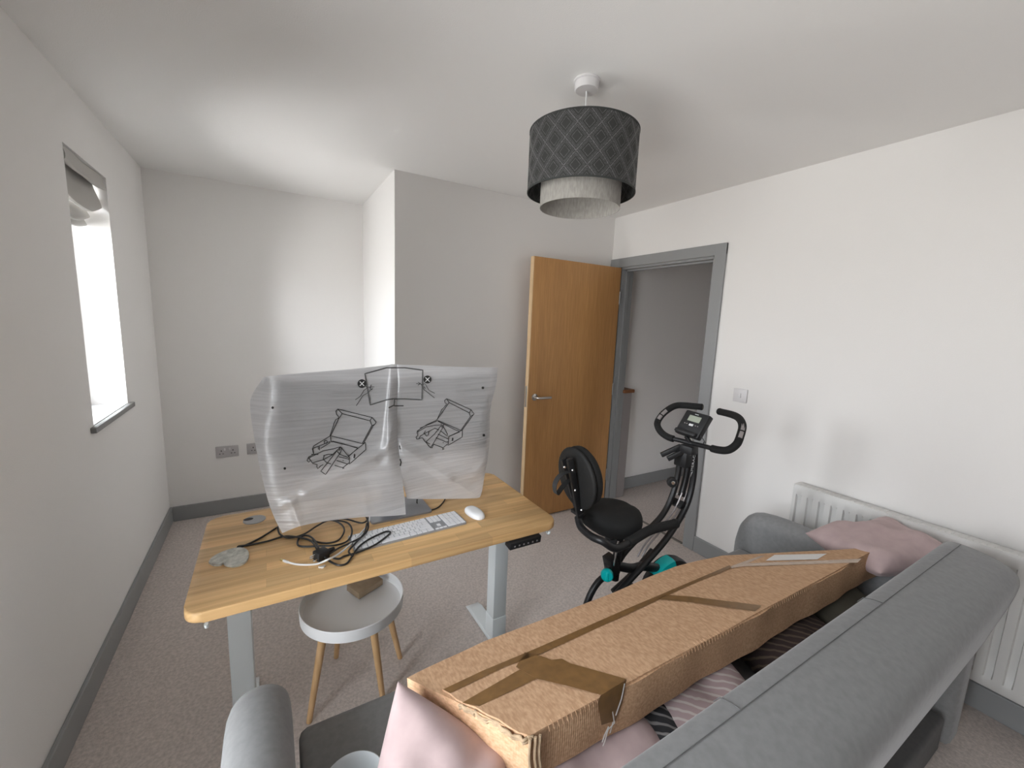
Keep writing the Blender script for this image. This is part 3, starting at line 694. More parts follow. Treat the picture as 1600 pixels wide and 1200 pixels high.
RG = [
 [(620, 569.5, 1.684), (628, 570, 1.680), (660, 571, 1.680), (700, 572.5, 1.680), (740, 574, 1.684), (767, 574, 1.690), (778, 574, 1.700)],
 [(621, 600, 1.684), (629, 600, 1.678), (660, 600, 1.678), (700, 600, 1.678), (738, 600, 1.682), (763, 602, 1.690), (775, 601, 1.716)],
 [(620, 640, 1.684), (628, 640, 1.680), (660, 640, 1.678), (700, 640, 1.678), (737, 640, 1.680), (758, 642, 1.690), (766, 640, 1.720)],
 [(621, 694, 1.682), (632, 690, 1.678), (660, 686, 1.678), (700, 684, 1.678), (737, 684, 1.678), (757, 684, 1.688), (765, 686, 1.716)],
 [(624, 716, 1.668), (640, 713, 1.668), (664, 711, 1.674), (702, 712, 1.678), (737, 713, 1.680), (756, 713, 1.688), (762, 716, 1.712)],
 [(627, 738, 1.646), (642, 737, 1.652), (667, 736, 1.660), (704, 738, 1.668), (736, 740, 1.672), (752, 742, 1.680), (757, 744, 1.702)],
 [(631, 760, 1.640), (646, 760, 1.644), (669, 760, 1.650), (705, 761, 1.656), (733, 762, 1.660), (749, 764, 1.672), (754, 764, 1.696)],
 [(636, 779, 1.634), (650, 779.5, 1.636), (671, 779.8, 1.640), (706, 779.5, 1.646), (732, 779, 1.650), (747, 778, 1.664), (751, 775, 1.690)]]
def catm(p0, p1, p2, p3, t): return [.5*((2*b_)+(-a+c)*t+(2*a-5*b_+4*c-d)*t*t+(-a+3*b_-3*c+d)*t**3) for a, b_, c, d in zip(p0, p1, p2, p3)]
def grid_eval(G, s, t):
    nr, nc = len(G), len(G[0]); x = s*(nc-1); y = t*(nr-1); i = min(int(x), nc-2); j = min(int(y), nr-2); fx, fy = x-i, y-j
    cl = lambda k, n: max(0, min(n-1, k))
    rws = [catm(*[G[cl(j+dj, nr)][cl(i+di, nc)] for di in (-1, 0, 1, 2)], fx) for dj in (-1, 0, 1, 2)]
    return catm(*rws, fy)
CREASES = [  # (x0,y0,x1,y1, height m, width px): pleats pressed into the paper
 (623, 694, 480, 770, .010, 9), (480, 770, 418, 800, .007, 7), (623, 694, 700, 748, .010, 7), (700, 748, 742, 772, .007, 6),
 (622, 690, 592, 722, -.006, 6), (626, 705, 668, 712, .007, 6), (456, 785, 470, 822, .008, 6), (424, 640, 455, 655, .006, 6),
 (616, 655, 607, 690, .010, 5), (744, 735, 764, 716, .006, 5), (560, 765, 575, 800, .004, 8), (600, 700, 560, 716, .005, 8),
 (690, 735, 760, 740, .006, 9), (430, 700, 460, 715, -.004, 10), (560, 730, 500, 790, .004, 12), (700, 590, 720, 620, .004, 12), (735, 760, 757, 742, -.005, 5)]
def crease(px, py):
    d = 0
    for (x0, y0_, x1, y1_, h_, w_) in CREASES:
        L2 = (x1-x0)**2+(y1_-y0_)**2; t_ = max(0, min(1, ((px-x0)*(x1-x0)+(py-y0_)*(y1_-y0_))/L2)); q = math.hypot(px-x0-t_*(x1-x0), py-y0_-t_*(y1_-y0_))
        if q < w_*1.6: d += h_*max(0, 1-q/w_/1.6)
    return d
SURF = []
def bagpoint(G, s, t, off=0.):
    px, py, y = grid_eval(G, s, t); dd = crease(px, py)*min(1, 8*s*(1-s)+.3)
    wv_ = .0016*math.sin(px*.07+py*.05)+.0012*math.sin(px*.03-py*.11)
    return px, py, y-dd+wv_+off
def bagsheet(G, nu, nv):
    b = B(); V = []
    for i in range(nu+1):
        r = []
        for j in range(nv+1):
            px, py, y = bagpoint(G, i/nu, j/nv); SURF.append((px, py, y)); r.append(b.verts.new(at(px, py, 1, y)))
        V.append(r)
    for i in range(nu):
        for j in range(nv): b.faces.new((V[i][j], V[i+1][j], V[i+1][j+1], V[i][j+1]))
    return b
o = obj('front_flap', bagsheet(LG, 90, 96), 'bag', sl, True, 180)
o = obj('front_flap', bagsheet(RG, 70, 90), 'bag', sl, True, 180)
# back sheet and the gusset joining it along the top and the two sides
def backsheet():
    b = B(); cols = 40; V = []
    TL = at(411, 591, 1, 1.745); TR = at(778, 574, 1, 1.70)
    for i in range(cols+1):
        s = i/cols; r = []
        for j in range(13):
            t_ = j/12
            x = TL.x+.004+(TR.x-TL.x-.012)*s; ztop = TL.z-.006+(TR.z-TL.z)*s
            yb = 1.765+.012*math.sin(s*7+t_*3)
            if s < .12: yb -= (.12-s)/.12*.02
            if s > .9: yb -= (s-.9)/.1*.05
            x += (1-2*s)*.03*t_
            r.append(b.verts.new((x, yb, ztop-(ztop-(.86))*t_)))
        V.append(r)
    for i in range(cols):
        for j in range(12): b.faces.new((V[i][j], V[i+1][j], V[i+1][j+1], V[i][j+1]))
    # top strip to the front sheets
    top = []
    for i in range(cols+1):
        s = i/cols; xx = V[i][0].co.x
        best = None
        for G in (LG, RG):
            for k in range(61):
                px, py, y = bagpoint(G, k/60, 0); p = at(px, py, 1, y)
                if best is None or abs(p.x-xx) < abs(best.x-xx): best = p
        top.append(b.verts.new(best+Vector((0, .0005, -.0005))))
    for i in range(cols): b.faces.new((V[i][0], V[i+1][0], top[i+1], top[i]))
    # sides
    for G, s, col in ((LG, 0, 0), (RG, 1, cols)):
        pr = None
        for j in range(13):
            t_ = j/12*(.93 if G is LG else 1)
            px, py, y = bagpoint(G, s, t_); q = b.verts.new(at(px, py, 1, y+.0005)); 
            if pr: b.faces.new((pr, q, V[col][j], V[col][j-1]))
            pr = q
    return b
obj('back_sheet', backsheet(), 'bag', sl, True, 60)
# printed marks
def depth_at(px, py):
    best = sorted(((q[0]-px)**2+(q[1]-py)**2, q[2]) for q in NEAR(px, py))[:4]
    if not best: return 1.66
    ws = [1/(d+.05) for d, _ in best]; return sum(w_*y for w_, (_, y) in zip(ws, best))/sum(ws)
_cells = {}
for q in SURF: _cells.setdefault((int(q[0]//8), int(q[1]//8)), []).append(q)
def NEAR(px, py):
    cx, cy = int(px//8), int(py//8); r = []
    for i in (-1, 0, 1):
        for j in (-1, 0, 1): r += _cells.get((cx+i, cy+j), [])
    return r
def onbag(px, py, off=.0022): return at(px, py, 1, depth_at(px, py)-off)
def draw(lines, wd, name, m='print', lab=None):
    b = B()
    for ln_ in lines:
        pts = []
        for (a, c) in zip(ln_, ln_[1:]):
            k = max(1, int(math.hypot(a[0]-c[0], a[1]-c[1])/3))
            for q in range(k): pts.append((a[0]+(c[0]-a[0])*q/k, a[1]+(c[1]-a[1])*q/k))
        pts.append(ln_[-1]); ribbon(b, [onbag(*p) for p in pts], wd, nrm=(-.2, -1, .1))
    return obj(name, b, m, sl, False)
def c6(pts): return [(400+x*.1875, 560+y*.1875) for x, y in pts]   # left crop pixels
def c7(pts): return [(600+x*.2, 560+y*.2) for x, y in pts]
boxL = [c6(p) for p in [
 [(680, 422), (665, 440), (672, 468), (688, 485), (685, 500), (665, 510), (650, 540), (645, 560), (618, 640), (625, 690), (475, 750), (480, 800)],
 [(680, 422), (965, 492), (1000, 530), (990, 550), (975, 562), (900, 700)], [(680, 422), (718, 460), (950, 520), (965, 492)], [(718, 460), (690, 500), (622, 645), (885, 710), (965, 560)], [(950, 520), (965, 560), (990, 550)],
 [(620, 645), (480, 730), (470, 755), (480, 800), (510, 795)], [(885, 710), (912, 700), (915, 760), (780, 880), (775, 810), (905, 705)], [(622, 690), (850, 745), (780, 810)], [(630, 700), (640, 690), (760, 722), (850, 750)], [(620, 700), (540, 750)],
 [(480, 800), (440, 820), (425, 850), (440, 865), (455, 850), (440, 830)], [(440, 830), (560, 770), (640, 755), (690, 740), (720, 750)], [(455, 850), (470, 870), (560, 845), (640, 800), (680, 760)], [(570, 805), (560, 840), (590, 870), (625, 880)],
 [(690, 750), (540, 940), (580, 968), (625, 900), (700, 790), (715, 755)], [(640, 800), (600, 800), (560, 812)], [(715, 750), (770, 815), (765, 825), (700, 800)], [(690, 820), (775, 840)], [(670, 850), (760, 880), (780, 870)], [(655, 890), (700, 905), (725, 910), (775, 870)], [(725, 910), (722, 920), (735, 912)],
 [(470, 875), (510, 885), (505, 900), (515, 920), (530, 905), (540, 895), (560, 885)], [(575, 682), (595, 690), (590, 708), (570, 712), (568, 692), (575, 682)], [(520, 760), (518, 740), (528, 735), (530, 765)], [(690, 740), (700, 765), (715, 745), (700, 735)], [(820, 795), (815, 830), (822, 832), (826, 800)], [(722, 850), (730, 853)], [(670, 770), (700, 800)], [(700, 735), (690, 770)], [(460, 800), (520, 800)]]]
boxR = [c7(p) for p in [
 [(488, 315), (472, 330), (478, 350), (490, 355), (468, 385), (450, 400), (443, 418), (412, 482), (330, 520), (262, 565), (258, 580), (265, 600)],
 [(488, 315), (680, 402), (704, 435), (690, 450), (682, 462), (610, 560)], [(488, 315), (508, 345), (665, 425), (680, 402)], [(508, 345), (412, 482), (600, 562), (675, 455)], [(665, 425), (675, 455), (704, 435)],
 [(412, 490), (280, 545)], [(600, 562), (612, 560), (610, 615), (500, 680), (505, 610), (608, 562)], [(420, 490), (560, 560), (590, 570)], [(590, 575), (505, 612)],
 [(265, 600), (250, 615), (255, 630), (270, 630), (285, 605)], [(262, 575), (330, 535), (400, 522), (440, 520)], [(285, 605), (340, 575), (400, 545)], [(325, 565), (310, 585), (335, 608), (345, 600), (350, 570)], [(270, 628), (300, 620), (320, 650), (360, 670)],
 [(445, 525), (395, 590), (325, 655), (362, 698), (375, 680), (430, 590), (465, 530)], [(455, 520), (495, 590), (495, 608), (440, 565)], [(420, 590), (500, 630)], [(405, 620), (490, 655), (500, 650)], [(385, 670), (440, 690), (460, 700), (495, 670)], [(460, 700), (458, 714), (470, 705)], [(362, 698), (375, 700), (385, 675)], [(535, 620), (530, 645), (537, 645), (540, 622)], [(445, 510), (450, 540), (470, 515)], [(460, 657), (466, 660)], [(395, 545), (430, 560)]]]
draw(boxL, .0026, 'box_drawing'); draw(boxR, .0026, 'box_drawing')
draw([c6(p) for p in [[(1090, 78), (908, 128), (952, 388), (1090, 345), (1155, 335), (1150, 390), (1105, 412)], [(1090, 78), (1240, 78), (1390, 98), (1382, 345), (1240, 338), (1155, 338)], [(1150, 395), (1230, 395)]]], .0048, 'bag_drawing', 'print_grey')
draw([c6(p) for p in [[(828, 345), (870, 315), (900, 265), (935, 240), (985, 238)], [(835, 395), (890, 310), (935, 285), (955, 262), (975, 250)], [(960, 220), (950, 245), (965, 262)], [(930, 215), (915, 235), (925, 245)],
  [(1335, 210), (1380, 215), (1410, 212), (1440, 265), (1490, 292)], [(1350, 198), (1375, 215), (1400, 260), (1450, 300), (1488, 330)], [(1350, 225), (1372, 205)], [(1395, 235), (1412, 250)]]], .0020, 'hand_drawing')
def disc(px, py, rp, name='spot'):
    b = B(); c = onbag(px, py, .0030); vs = [b.verts.new(onbag(px+rp*math.cos(a), py+rp*math.sin(a), .0030)) for a in [2*PI*k/24 for k in range(24)]]; vs_ = b.faces.new(vs); return obj(name, b, 'print', sl, False)
disc(565.5, 599.5, 6.8, 'cross_mark'); disc(668, 593, 6.2, 'cross_mark')
for (cx, cy) in ((565.5, 599.5), (668, 593)):
    b = B()
    for sgn in (1, -1): ribbon(b, [onbag(cx-3.4, cy-3.4*sgn, .0042), onbag(cx+3.4, cy+3.4*sgn, .0042)], .0030, nrm=(-.2, -1, .1))
    obj('cross', b, 'white_print', sl, False)
for (px, py) in ((426, 637), (445, 732), (754.5, 606), (756, 680)): disc(px, py, 2.0, 'dot_mark')
# dark slits at the pinch
b = B()
for P in ([(624.5, 696), (625.3, 702)], [(625, 717), (626.6, 722), (625.5, 728)]): ribbon(b, [onbag(*p) for p in P], .005, nrm=(-.2, -1, .1))
obj('handle_slit', b, 'dark', sl, False)

# ------------------------------------------------------------------ stool table under the desk
sx0, sy0, sr, sz = .905, 1.69, .193, .42
t = thing('tray_table', 'round white tray stool with tapered wooden legs under the desk', 'side table', (sx0, sy0, 0))
b = B(); lathe(b, (sx0, sy0, sz), [(0, -.036), (sr-.012, -.036), (sr-.006, -.030), (sr-.005, -.002), (sr-.002, 0), (sr, -.003), (sr-.002, -.045), (sr-.010, -.050), (0, -.050)], 72); obj('tray', b, 'white_matt', t, True, 35)
for (fx, fy) in ((.730, 1.625), (.862, 1.900), (1.112, 1.765), (.995, 1.590)):
    d_ = Vector((fx-sx0, fy-sy0, 0)); tp_ = Vector((sx0, sy0, sz-.051))+d_*.62; b = B()
    tube(b, [tp_, Vector((fx, fy, 0)).lerp(tp_, .02), Vector((fx, fy, .0))], [.0165, .0105, .0100], 16); obj('leg', b, 'leg_wood', t)
b = B(); kc_ = Vector((.965, 1.765, sz-.035))
obox(b, kc_+Vector((0, 0, .022)), (1, .5, 0), (-.5, 1, .1), (0, -.1, 1), .060, .040, .014, .002); k = obj('packet', b, 'kraft'); tag(k, 'crumpled brown kraft packet lying on the white tray stool', 'packet')

# ------------------------------------------------------------------ sofa
so = thing('sofa_bed', 'grey velvet sofa bed seen over its back, flanked by two rounded arms', 'sofa', (1.7, .78, 0))
def profile_prism(pts, x0, x1, bev, n=6, cap_round=.02):
    """closed yz outline extruded along x with softened ends"""
    P = spline([(0, y, z) for y, z in pts]+[(0, pts[0][0], pts[0][1])], n)[:-1]; cy = sum(p.y for p in P)/len(P); cz = sum(p.z for p in P)/len(P)
    b = B(); rings = []
    st = [(x0, cap_round), (x0+cap_round*.3, cap_round*.35), (x0+cap_round, 0)] + [(x0+cap_round+(x1-x0-2*cap_round)*k/24, 0) for k in range(1, 24)] + [(x1-cap_round, 0), (x1-cap_round*.3, cap_round*.35), (x1, cap_round)]
    for x, ins in st:
        r = []
        for p in P:
            d_ = Vector((0, p.y-cy, p.z-cz)); L_ = d_.length; q = Vector((x, cy, cz))+Vector((0, d_.y, d_.z))*(1-ins/max(L_, .03)); r.append(b.verts.new(q))
        rings.append(r)
    m_ = len(P)
    for a, q in zip(rings, rings[1:]):
        for k in range(m_): b.faces.new((a[k], a[(k+1) % m_], q[(k+1) % m_], q[k]))
    b.faces.new(rings[0][::-1]); b.faces.new(rings[-1]); return b
SX0, SX1 = .682, 2.708
bk = obj('backrest', profile_prism([(.508, .778), (.495, .800), (.46, .808), (.40, .802), (.345, .785), (.318, .755), (.318, .70), (.342, .58), (.375, .44), (.42, .36), (.50, .36), (.585, .40), (.57, .50), (.54, .64)], SX0, 2.765, .02, 5, .022), 'velvet', so, True, 180)
def topz(y):  # height of the backrest top near its seam
    return .8095 - .35*(y-.455)**2
b = B()
for y in (.458,): tube(b, [(SX0+.03+k*(2.70-SX0)/40, y, topz(y)+.0008) for k in range(41)], .0009, 6)
for xs in (1.40, 2.06):
    tube(b, [(xs, y, z) for y, z in ((.511, .780), (.500, .799), (.480, .807), (.458, .8105))], .0010, 6)
obj('seam', b, 'stitch', bk)
b = profile_prism([(1.205, .40), (1.215, .36), (1.21, .20), (1.195, .13), (.9, .12), (.56, .12), (.52, .2), (.52, .36), (.56, .415), (.8, .425), (1.15, .424), (1.19, .416)], SX0, SX1, .02, 5, .02)
obj('seat', b, 'velvet', so, True, 180)
b = B(); box(b, .72, 2.69, .400, 1.10, .05, .185, .012, 3); obj('base', b, 'velvet_dark', so)
def arm(xa, xb, m_):
    xc, hw = (xa+xb)/2, (xb-xa)/2; b = B(); rings = []
    # rings along y, cross-section in xz: flat sides with a round top; the front end turns down softly
    ys = [(.385, .030, .0), (.392, .008, 0), (.42, .0, 0)]+[(.42+.62*k/12, 0, 0) for k in range(1, 13)]+[(1.10, 0, .004), (1.15, .001, .012), (1.185, .004, .026), (1.21, .008, .048), (1.232, .014, .085), (1.245, .022, .14), (1.248, .032, .20)]
    for (y, ins, dz) in ys:
        zt = .625-dz; r = []; h_ = hw-ins; r.append((xc-h_, .06)); r.append((xc-h_, .3)); n_ = 14
        for k in range(n_+1):
            a = PI-k*PI/n_; r.append((xc+h_*math.cos(a), zt-hw*.95+(hw*.95)*math.sin(a)))
        r.append((xc+h_, .3)); r.append((xc+h_, .06)); rings.append([b.verts.new((x, y, z)) for x, z in r])
    m2 = len(rings[0])
    for a, q in zip(rings, rings[1:]):
        for k in range(m2): b.faces.new((a[k], a[(k+1) % m2], q[(k+1) % m2], q[k]))
    b.faces.new(rings[0][::-1]); b.faces.new(rings[-1]); return obj('arm', b, m_, so, True, 60)
arm(.530, .668, 'velvet'); arm(2.722, 2.860, 'velvet')
for (fx, fy) in ((.60, .45), (.60, 1.16), (2.79, .45), (2.79, 1.16)):
    b = B(); cyl(b, (fx, fy, 0), (fx, fy, .065), .014, .02, 16); obj('foot', b, 'black_plastic', so)

# ------------------------------------------------------------------ cushions
def cush(name, label, c, ex, ey, hx, hy, th, m_, **kw):
    b = B(); cushion(b, c, ex, ey, hx, hy, th, **kw); o = obj(name, b, m_, None, True, 180); return tag(o, label, 'cushion')
# ------------------------------------------------------------------ long cardboard box
cb = thing('cardboard_box', 'long flat battered brown cardboard box lying along the sofa', 'box', (1.8, .8, .58))
KB = .14
def btop(px, py, off=0.):
    """sight line meets the slightly tilted lid plane z = .70 - KB (y-.67)"""
    d = _f + _r*((px-800)/FPX) - _u*((py-600)/FPX)
    t = (.70+off+KB*.67 - CAM.z - KB*CAM.y)/(d.z+KB*d.y); return CAM+d*t
Lpx = [(636, 1059), (692, 1032), (756, 1002), (842, 970), (910, 945), (955, 927), (1011, 903), (1056, 885), (1090, 876), (1128, 868)]
Lw = [btop(*p) for p in Lpx]
def lerpl(P, s):
    x = s*(len(P)-1); i = min(int(x), len(P)-2); return P[i].lerp(P[i+1], x-i)
R0, R1 = Vector((1.074, .683, 0)), Vector((2.703, .656, 0))
def lid(s, t):
    l = lerpl(Lw, s); r = R0.lerp(R1, s); p = Vector((l.x+(r.x-l.x)*t, l.y+(r.y-l.y)*t, 0))
    p.z = .70-KB*(p.y-.67) + .0007*math.sin(19*s+4*t)+.0005*math.sin(31*s-7*t)
    if t > .999: p.y += .003*math.sin(23*s)+.0015*math.sin(61*s)
    return p
b = B(); nu, nv = 80, 14; V = [[b.verts.new(lid(i/nu, j/nv)) for j in range(nv+1)] for i in range(nu+1)]
for i in range(nu):
    for j in range(nv): b.faces.new((V[i][j], V[i+1][j], V[i+1][j+1], V[i][j+1]))
ZB = .585
rim = [V[i][nv] for i in range(nu+1)] + [V[nu][j] for j in range(nv-1, -1, -1)] + [V[i][0] for i in range(nu-1, -1, -1)] + [V[0][j] for j in range(1, nv)]
nr_ = len(rim); prev = rim
for k, fz in enumerate((.25, .5, .75, 1.0)):
    cur = []
    for q, v in enumerate(rim):
        x, y = v.co.x, v.co.y; bul = .004*math.sin(PI*fz)*math.sin(q*.11)
        cur.append(b.verts.new((x+(bul if q > nu+nv else 0), y-bul, v.co.z+(ZB-v.co.z)*fz)))
    for q in range(nr_):
        f = b.faces.new((prev[q], prev[(q+1) % nr_], cur[(q+1) % nr_], cur[q]))
        f.material_index = 1 if q < nu else (2 if (q >= 2*nu+nv or nu <= q < nu+nv) else 1)
    prev = cur
b.faces.new(prev)
obj('carton_body', b, ['cardboard', 'card_side', 'card_end'], cb, True, 30)
# overlapping top flap whose edge is the taped seam
SEAM0, SEAM1 = btop(691, 1077, .004), btop(1186, 869, .004)
b = B(); nu2, nv2 = 80, 10
NE = [btop(*p, .004) for p in [(691, 1077), (706, 1086), (719, 1099), (740, 1104), (760, 1117), (784, 1127), (800, 1141), (822, 1149), (834, 1146)]]
V = []
for i in range(nu2+1):
    s = i/nu2; row = []
    for j in range(nv2+1):
        t_ = j/nv2; a = SEAM0.lerp(SEAM1, s); c = (R0.lerp(R1, s)); x = a.x+(c.x-a.x)*t_; y = a.y+(c.y+.002-a.y)*t_
        if i == 0: q = lerpl(NE, t_); x, y = q.x, q.y
        z = .70-KB*(y-.67)+.0007*math.sin(19*s+4*(t_*.7+.3))+.0005*math.sin(31*s-7*(t_*.7+.3))+.0048+.0015*max(0, 1-s/.05)*max(0, math.sin(t_*PI))
        row.append(b.verts.new((x, y, z)))
    V.append(row)
fs = [b.faces.new((V[i][j], V[i+1][j], V[i+1][j+1], V[i][j+1])) for i in range(nu2) for j in range(nv2)]
solidify(b, geom=fs, thickness=-.0042)
obj('top_flap', b, 'cardboard', cb, True, 30)
def patch(polys, m_, name, off=.0062, fn=None, lab=None):
    b = B()
    for P in polys:
        vs = [b.verts.new((fn or btop)(p[0], p[1], off) if fn is None else fn(p[0], p[1])) for p in P]; f = b.faces.new(vs)
        bmesh.ops.triangulate(b, faces=[f])
    o = obj(name, b, m_, cb, False)
    if lab: o['label'] = lab
    return o
patch([[(692, 1077), (756, 1047), (826, 1018), (900, 986), (980, 951), (1140, 883), (1143, 887), (1062, 921), (990, 955), (905, 994), (845, 1021), (788, 1042), (703, 1083)]], 'tape', 'seam_tape', .0074)
patch([[(722, 1098), (748, 1104), (838, 1060), (812, 1046)]], 'tape', 'tape_strip', .0070)
patch([[(820, 1019), (838, 1022), (862, 1031), (878, 1029), (890, 1036), (979, 1061), (940, 1086), (885, 1071), (838, 1060), (806, 1042)]], 'tape', 'tape_strip', .0074)
patch([[(1034, 929), (1080, 932), (1190, 946), (1180, 955), (1080, 941), (1028, 936)]], 'tape', 'tape_strip', .0074)
patch([[(1138, 886), (1186, 869), (1196, 868), (1168, 880), (1250, 877), (1346, 873), (1340, 879), (1250, 882), (1160, 885), (1142, 888)]], 'clear_tape', 'clear_tape', .0064, lab='clear shiny tape')
patch([[(1210, 867), (1292, 865), (1277, 874), (1196, 876)]], 'label', 'shipping_label', .0072, lab='white shipping label')
def fside(px, py): return at(px, py, 1, .6735)
patch([[(979, 1062), (938, 1087), (934, 1100), (940, 1133), (962, 1126), (972, 1100)]], 'tape', 'tape_end', fn=fside)
b = B()   # frayed tape ends and torn edge
for P in ([(976, 1068), (971, 1092), (962, 1118)], [(957, 1112), (960, 1130), (950, 1140), (945, 1158), (942, 1166)], [(951, 1135), (944, 1150), (941, 1160)], [(958, 1128), (953, 1146)]):
    ribbon(b, [at(p[0], p[1], 1, .671) for p in P], .0035, nrm=(0, -1, .5))
obj('frayed_tape', b, 'crumbs', cb, False)
b = B(); rnd = random.Random(5); P = []
for k in range(28):
    s = k/27; q = lerpl(NE[2:], s); P.append((q.x-.003+rnd.uniform(-.003, .002), q.y+rnd.uniform(-.003, .003), q.z-.006+rnd.uniform(-.004, .003)))
tube(b, P, [.0035+rnd.uniform(-.0012, .002) for _ in P], 6); tube(b, [(x+.002, y, z-.007) for x, y, z in P], [.003+rnd.uniform(-.001, .002) for _ in P], 6)
obj('torn_edge', b, 'card_edge', cb, True, 180)
b = B()   # corrugation ridges along the lid edge near the camera
for k in range(95):
    x = 1.12+k*.0118; y = R0.y+(R1.y-R0.y)*(x-R0.x)/(R1.x-R0.x)
    z = .70-KB*(y-.67)+.004
    if 60 < k < 64: continue
    tube(b, [(x, y+.012, z-.0006), (x, y+.0005, z-.0012), (x+.001, y-.0022, z-.011)], .0008, 5)
o = obj('corrugation_ridges', b, 'card_side', cb); o['kind'] = 'stuff'
b = B()  # opened corner: folded layers at the near end
for k, (dx, dy) in enumerate(((0, 0), (.012, -.002), (.022, -.003))):
    tube(b, spline([(1.073+dx, .680+dy, .700), (1.071+dx, .678+dy, .66), (1.076+dx, .677+dy, .62), (1.072+dx, .679+dy, ZB)], 4), .0032, 6)
obj('corner_fold', b, 'card_edge', cb)

# ------------------------------------------------------------------ cushions and bowl
A_ = Vector((.880, .922, .690)); e1 = Vector((-.40, -.52, -.72)).normalized(); e2 = Vector((.68, -.60, -.42)).normalized()
def foldf(u, v): return -.035*math.exp(-((u-.15+.5*v)/.13)**2)+.015*math.exp(-((u-.45+.5*v)/.18)**2)
cush('cushion', 'pale pink velvet cushion leaning against the near end of the cardboard box', A_+e1*.150+e2*.150, e2, e1, .160, .160, .078, 'pink', wob=.009, seed=3, fold=foldf, corner=-.02)
cush('cushion', 'pale pink velvet cushion squashed on the sofa arm beyond the far box end', (2.82, .685, .668), (.96, -.28, .02), (.28, .96, .0), .23, .15, .066, 'pink', wob=.010, seed=8, corner=.03)
cush('cushion', 'pinkish grey velvet cushion squeezed under the near end of the box', (1.30, .735, .500), (1, .12, -.05), (-.1, 1, .25), .19, .20, .080, 'pink', wob=.008, seed=1)
cush('cushion', 'pink cushion with pale leaf ribs under the middle of the box', (1.66, .74, .500), (1, -.15, 0), (.15, 1, .22), .17, .20, .080, 'leaf_pink', wob=.008, seed=2)
cush('cushion', 'charcoal cushion with white leaf veins between two pink cushions under the box', (1.49, .70, .478), (.7, .5, -.2), (-.5, .8, .2), .14, .14, .060, 'leaf_dark', wob=.006, seed=4)
cush('cushion', 'dark brown fan patterned cushion under the far half of the box', (2.12, .745, .500), (1, .05, 0), (-.05, 1, .2), .20, .20, .078, 'fan_brown', wob=.006, seed=5)
cush('cushion', 'dark olive cushion under the far end of the box', (2.47, .75, .500), (1, -.1, 0), (.1, 1, .2), .16, .20, .080, 'olive', wob=.006, seed=6)
b = B(); bc = (.776, .920, .427)
lathe(b, bc, [(0, .0), (.034, .0), (.040, .004), (.058, .040), (.067, .075), (.068, .082), (.0655, .084), (.063, .080), (.054, .040), (.036, .010), (0, .008)], 48); tag(obj('bowl', b, 'bowl', None, True, 50), 'pale grey bowl on the sofa seat at the bottom picture edge', 'bowl')

# ------------------------------------------------------------------ exercise bike
YC = 1.38
def bp(px, py, y=YC): return at(px, py, 1, y)
bi = thing('exercise_bike', 'black folding exercise bike with teal knob and backrest by the open door', 'exercise bike', (2.2, YC, 0))
# saddle
def blob(bm, c, hx, hy, hz, nose=0., n=28, m_=12, dent=0.):
    c = Vector(c); rings = []
    for j in range(1, m_):
        ph = -PI/2+PI*j/m_; r = []
        for k in range(n):
            a = 2*PI*k/n; cx, cy = math.cos(a), math.sin(a); x = math.copysign(abs(cx)**.8, cx)*math.cos(ph)**.55; y = math.copysign(abs(cy)**.8, cy)*math.cos(ph)**.55
            wy = 1-nose*max(0, x)**1.5
            z = math.copysign(abs(math.sin(ph))**.8, math.sin(ph)) - dent*math.exp(-(y/.25)**2)*max(0, math.sin(ph))*(1 if x > -.6 else .3)
            r.append(bm.verts.new(c+Vector((x*hx, y*hy*wy, z*hz))))
        rings.append(r)
    t0 = bm.verts.new(c+Vector((0, 0, -hz))); t1 = bm.verts.new(c+Vector((0, 0, hz*(1-dent))))
    for a, q in zip(rings, rings[1:]):
        for k in range(n): bm.faces.new((a[k], a[(k+1) % n], q[(k+1) % n], q[k]))
    for k in range(n): bm.faces.new((t0, rings[0][(k+1) % n], rings[0][k])); bm.faces.new((t1, rings[-1][k], rings[-1][(k+1) % n]))
    return bm
sc_ = bp(957, 808)
b = blob(B(), sc_, .135, .145, .055, .38, dent=.12); obj('seat', b, 'black_foam', bi, True, 180)
b = B(); cyl(b, sc_+Vector((0, 0, -.11)), sc_+Vector((0, 0, -.03)), .026, seg=16); box(b, sc_.x-.05, sc_.x+.05, sc_.y-.03, sc_.y+.03, sc_.z-.075, sc_.z-.05, .004); obj('seat_clamp', b, 'black_metal', bi)
# backrest pad: ellipse slab, thin axis mostly x
pc = bp(901, 747); tl = math.radians(14); ax_ = Vector((math.cos(tl), 0, math.sin(tl)*.6)).normalized(); az_ = Vector((-ax_.z, 0, ax_.x)); ay_ = Vector((0, 1, 0))
def pad(c, hy, hz, th, bulge, m_, name):
    b = B(); n = 40; rings = []
    for (rr, h) in ((0, -th*.9), (.6, -th), (.9, -th*.9), (.985, -th*.55), (1, 0), (.985, th*.5), (.9, th*.9), (.6, th*bulge), (0, th*bulge*1.1)):
        if rr == 0: rings.append([b.verts.new(c+ax_*h)]); continue
        r = []
        for k in range(n):
            a = 2*PI*k/n; yy = math.cos(a)*hy*rr; zz = math.sin(a)*hz*rr; r.append(b.verts.new(c+ax_*h+ay_*yy+az_*zz))
        rings.append(r)
    for a, q in zip(rings, rings[1:]):
        for k in range(n):
            k2 = (k+1) % n
            if len(a) == 1: b.faces.new((a[0], q[k], q[k2]))
            elif len(q) == 1: b.faces.new((a[k], a[k2], q[0]))
            else: b.faces.new((a[k], a[k2], q[k2], q[k]))
    return obj(name, b, m_, bi, True, 60)
pad(pc+ax_*.028, .118, .132, .024, 1.3, 'black_foam', 'backrest')
sh_ = pad(pc, .121, .135, .010, 1.0, 'black_pad', 'backrest_shell')
b = B()
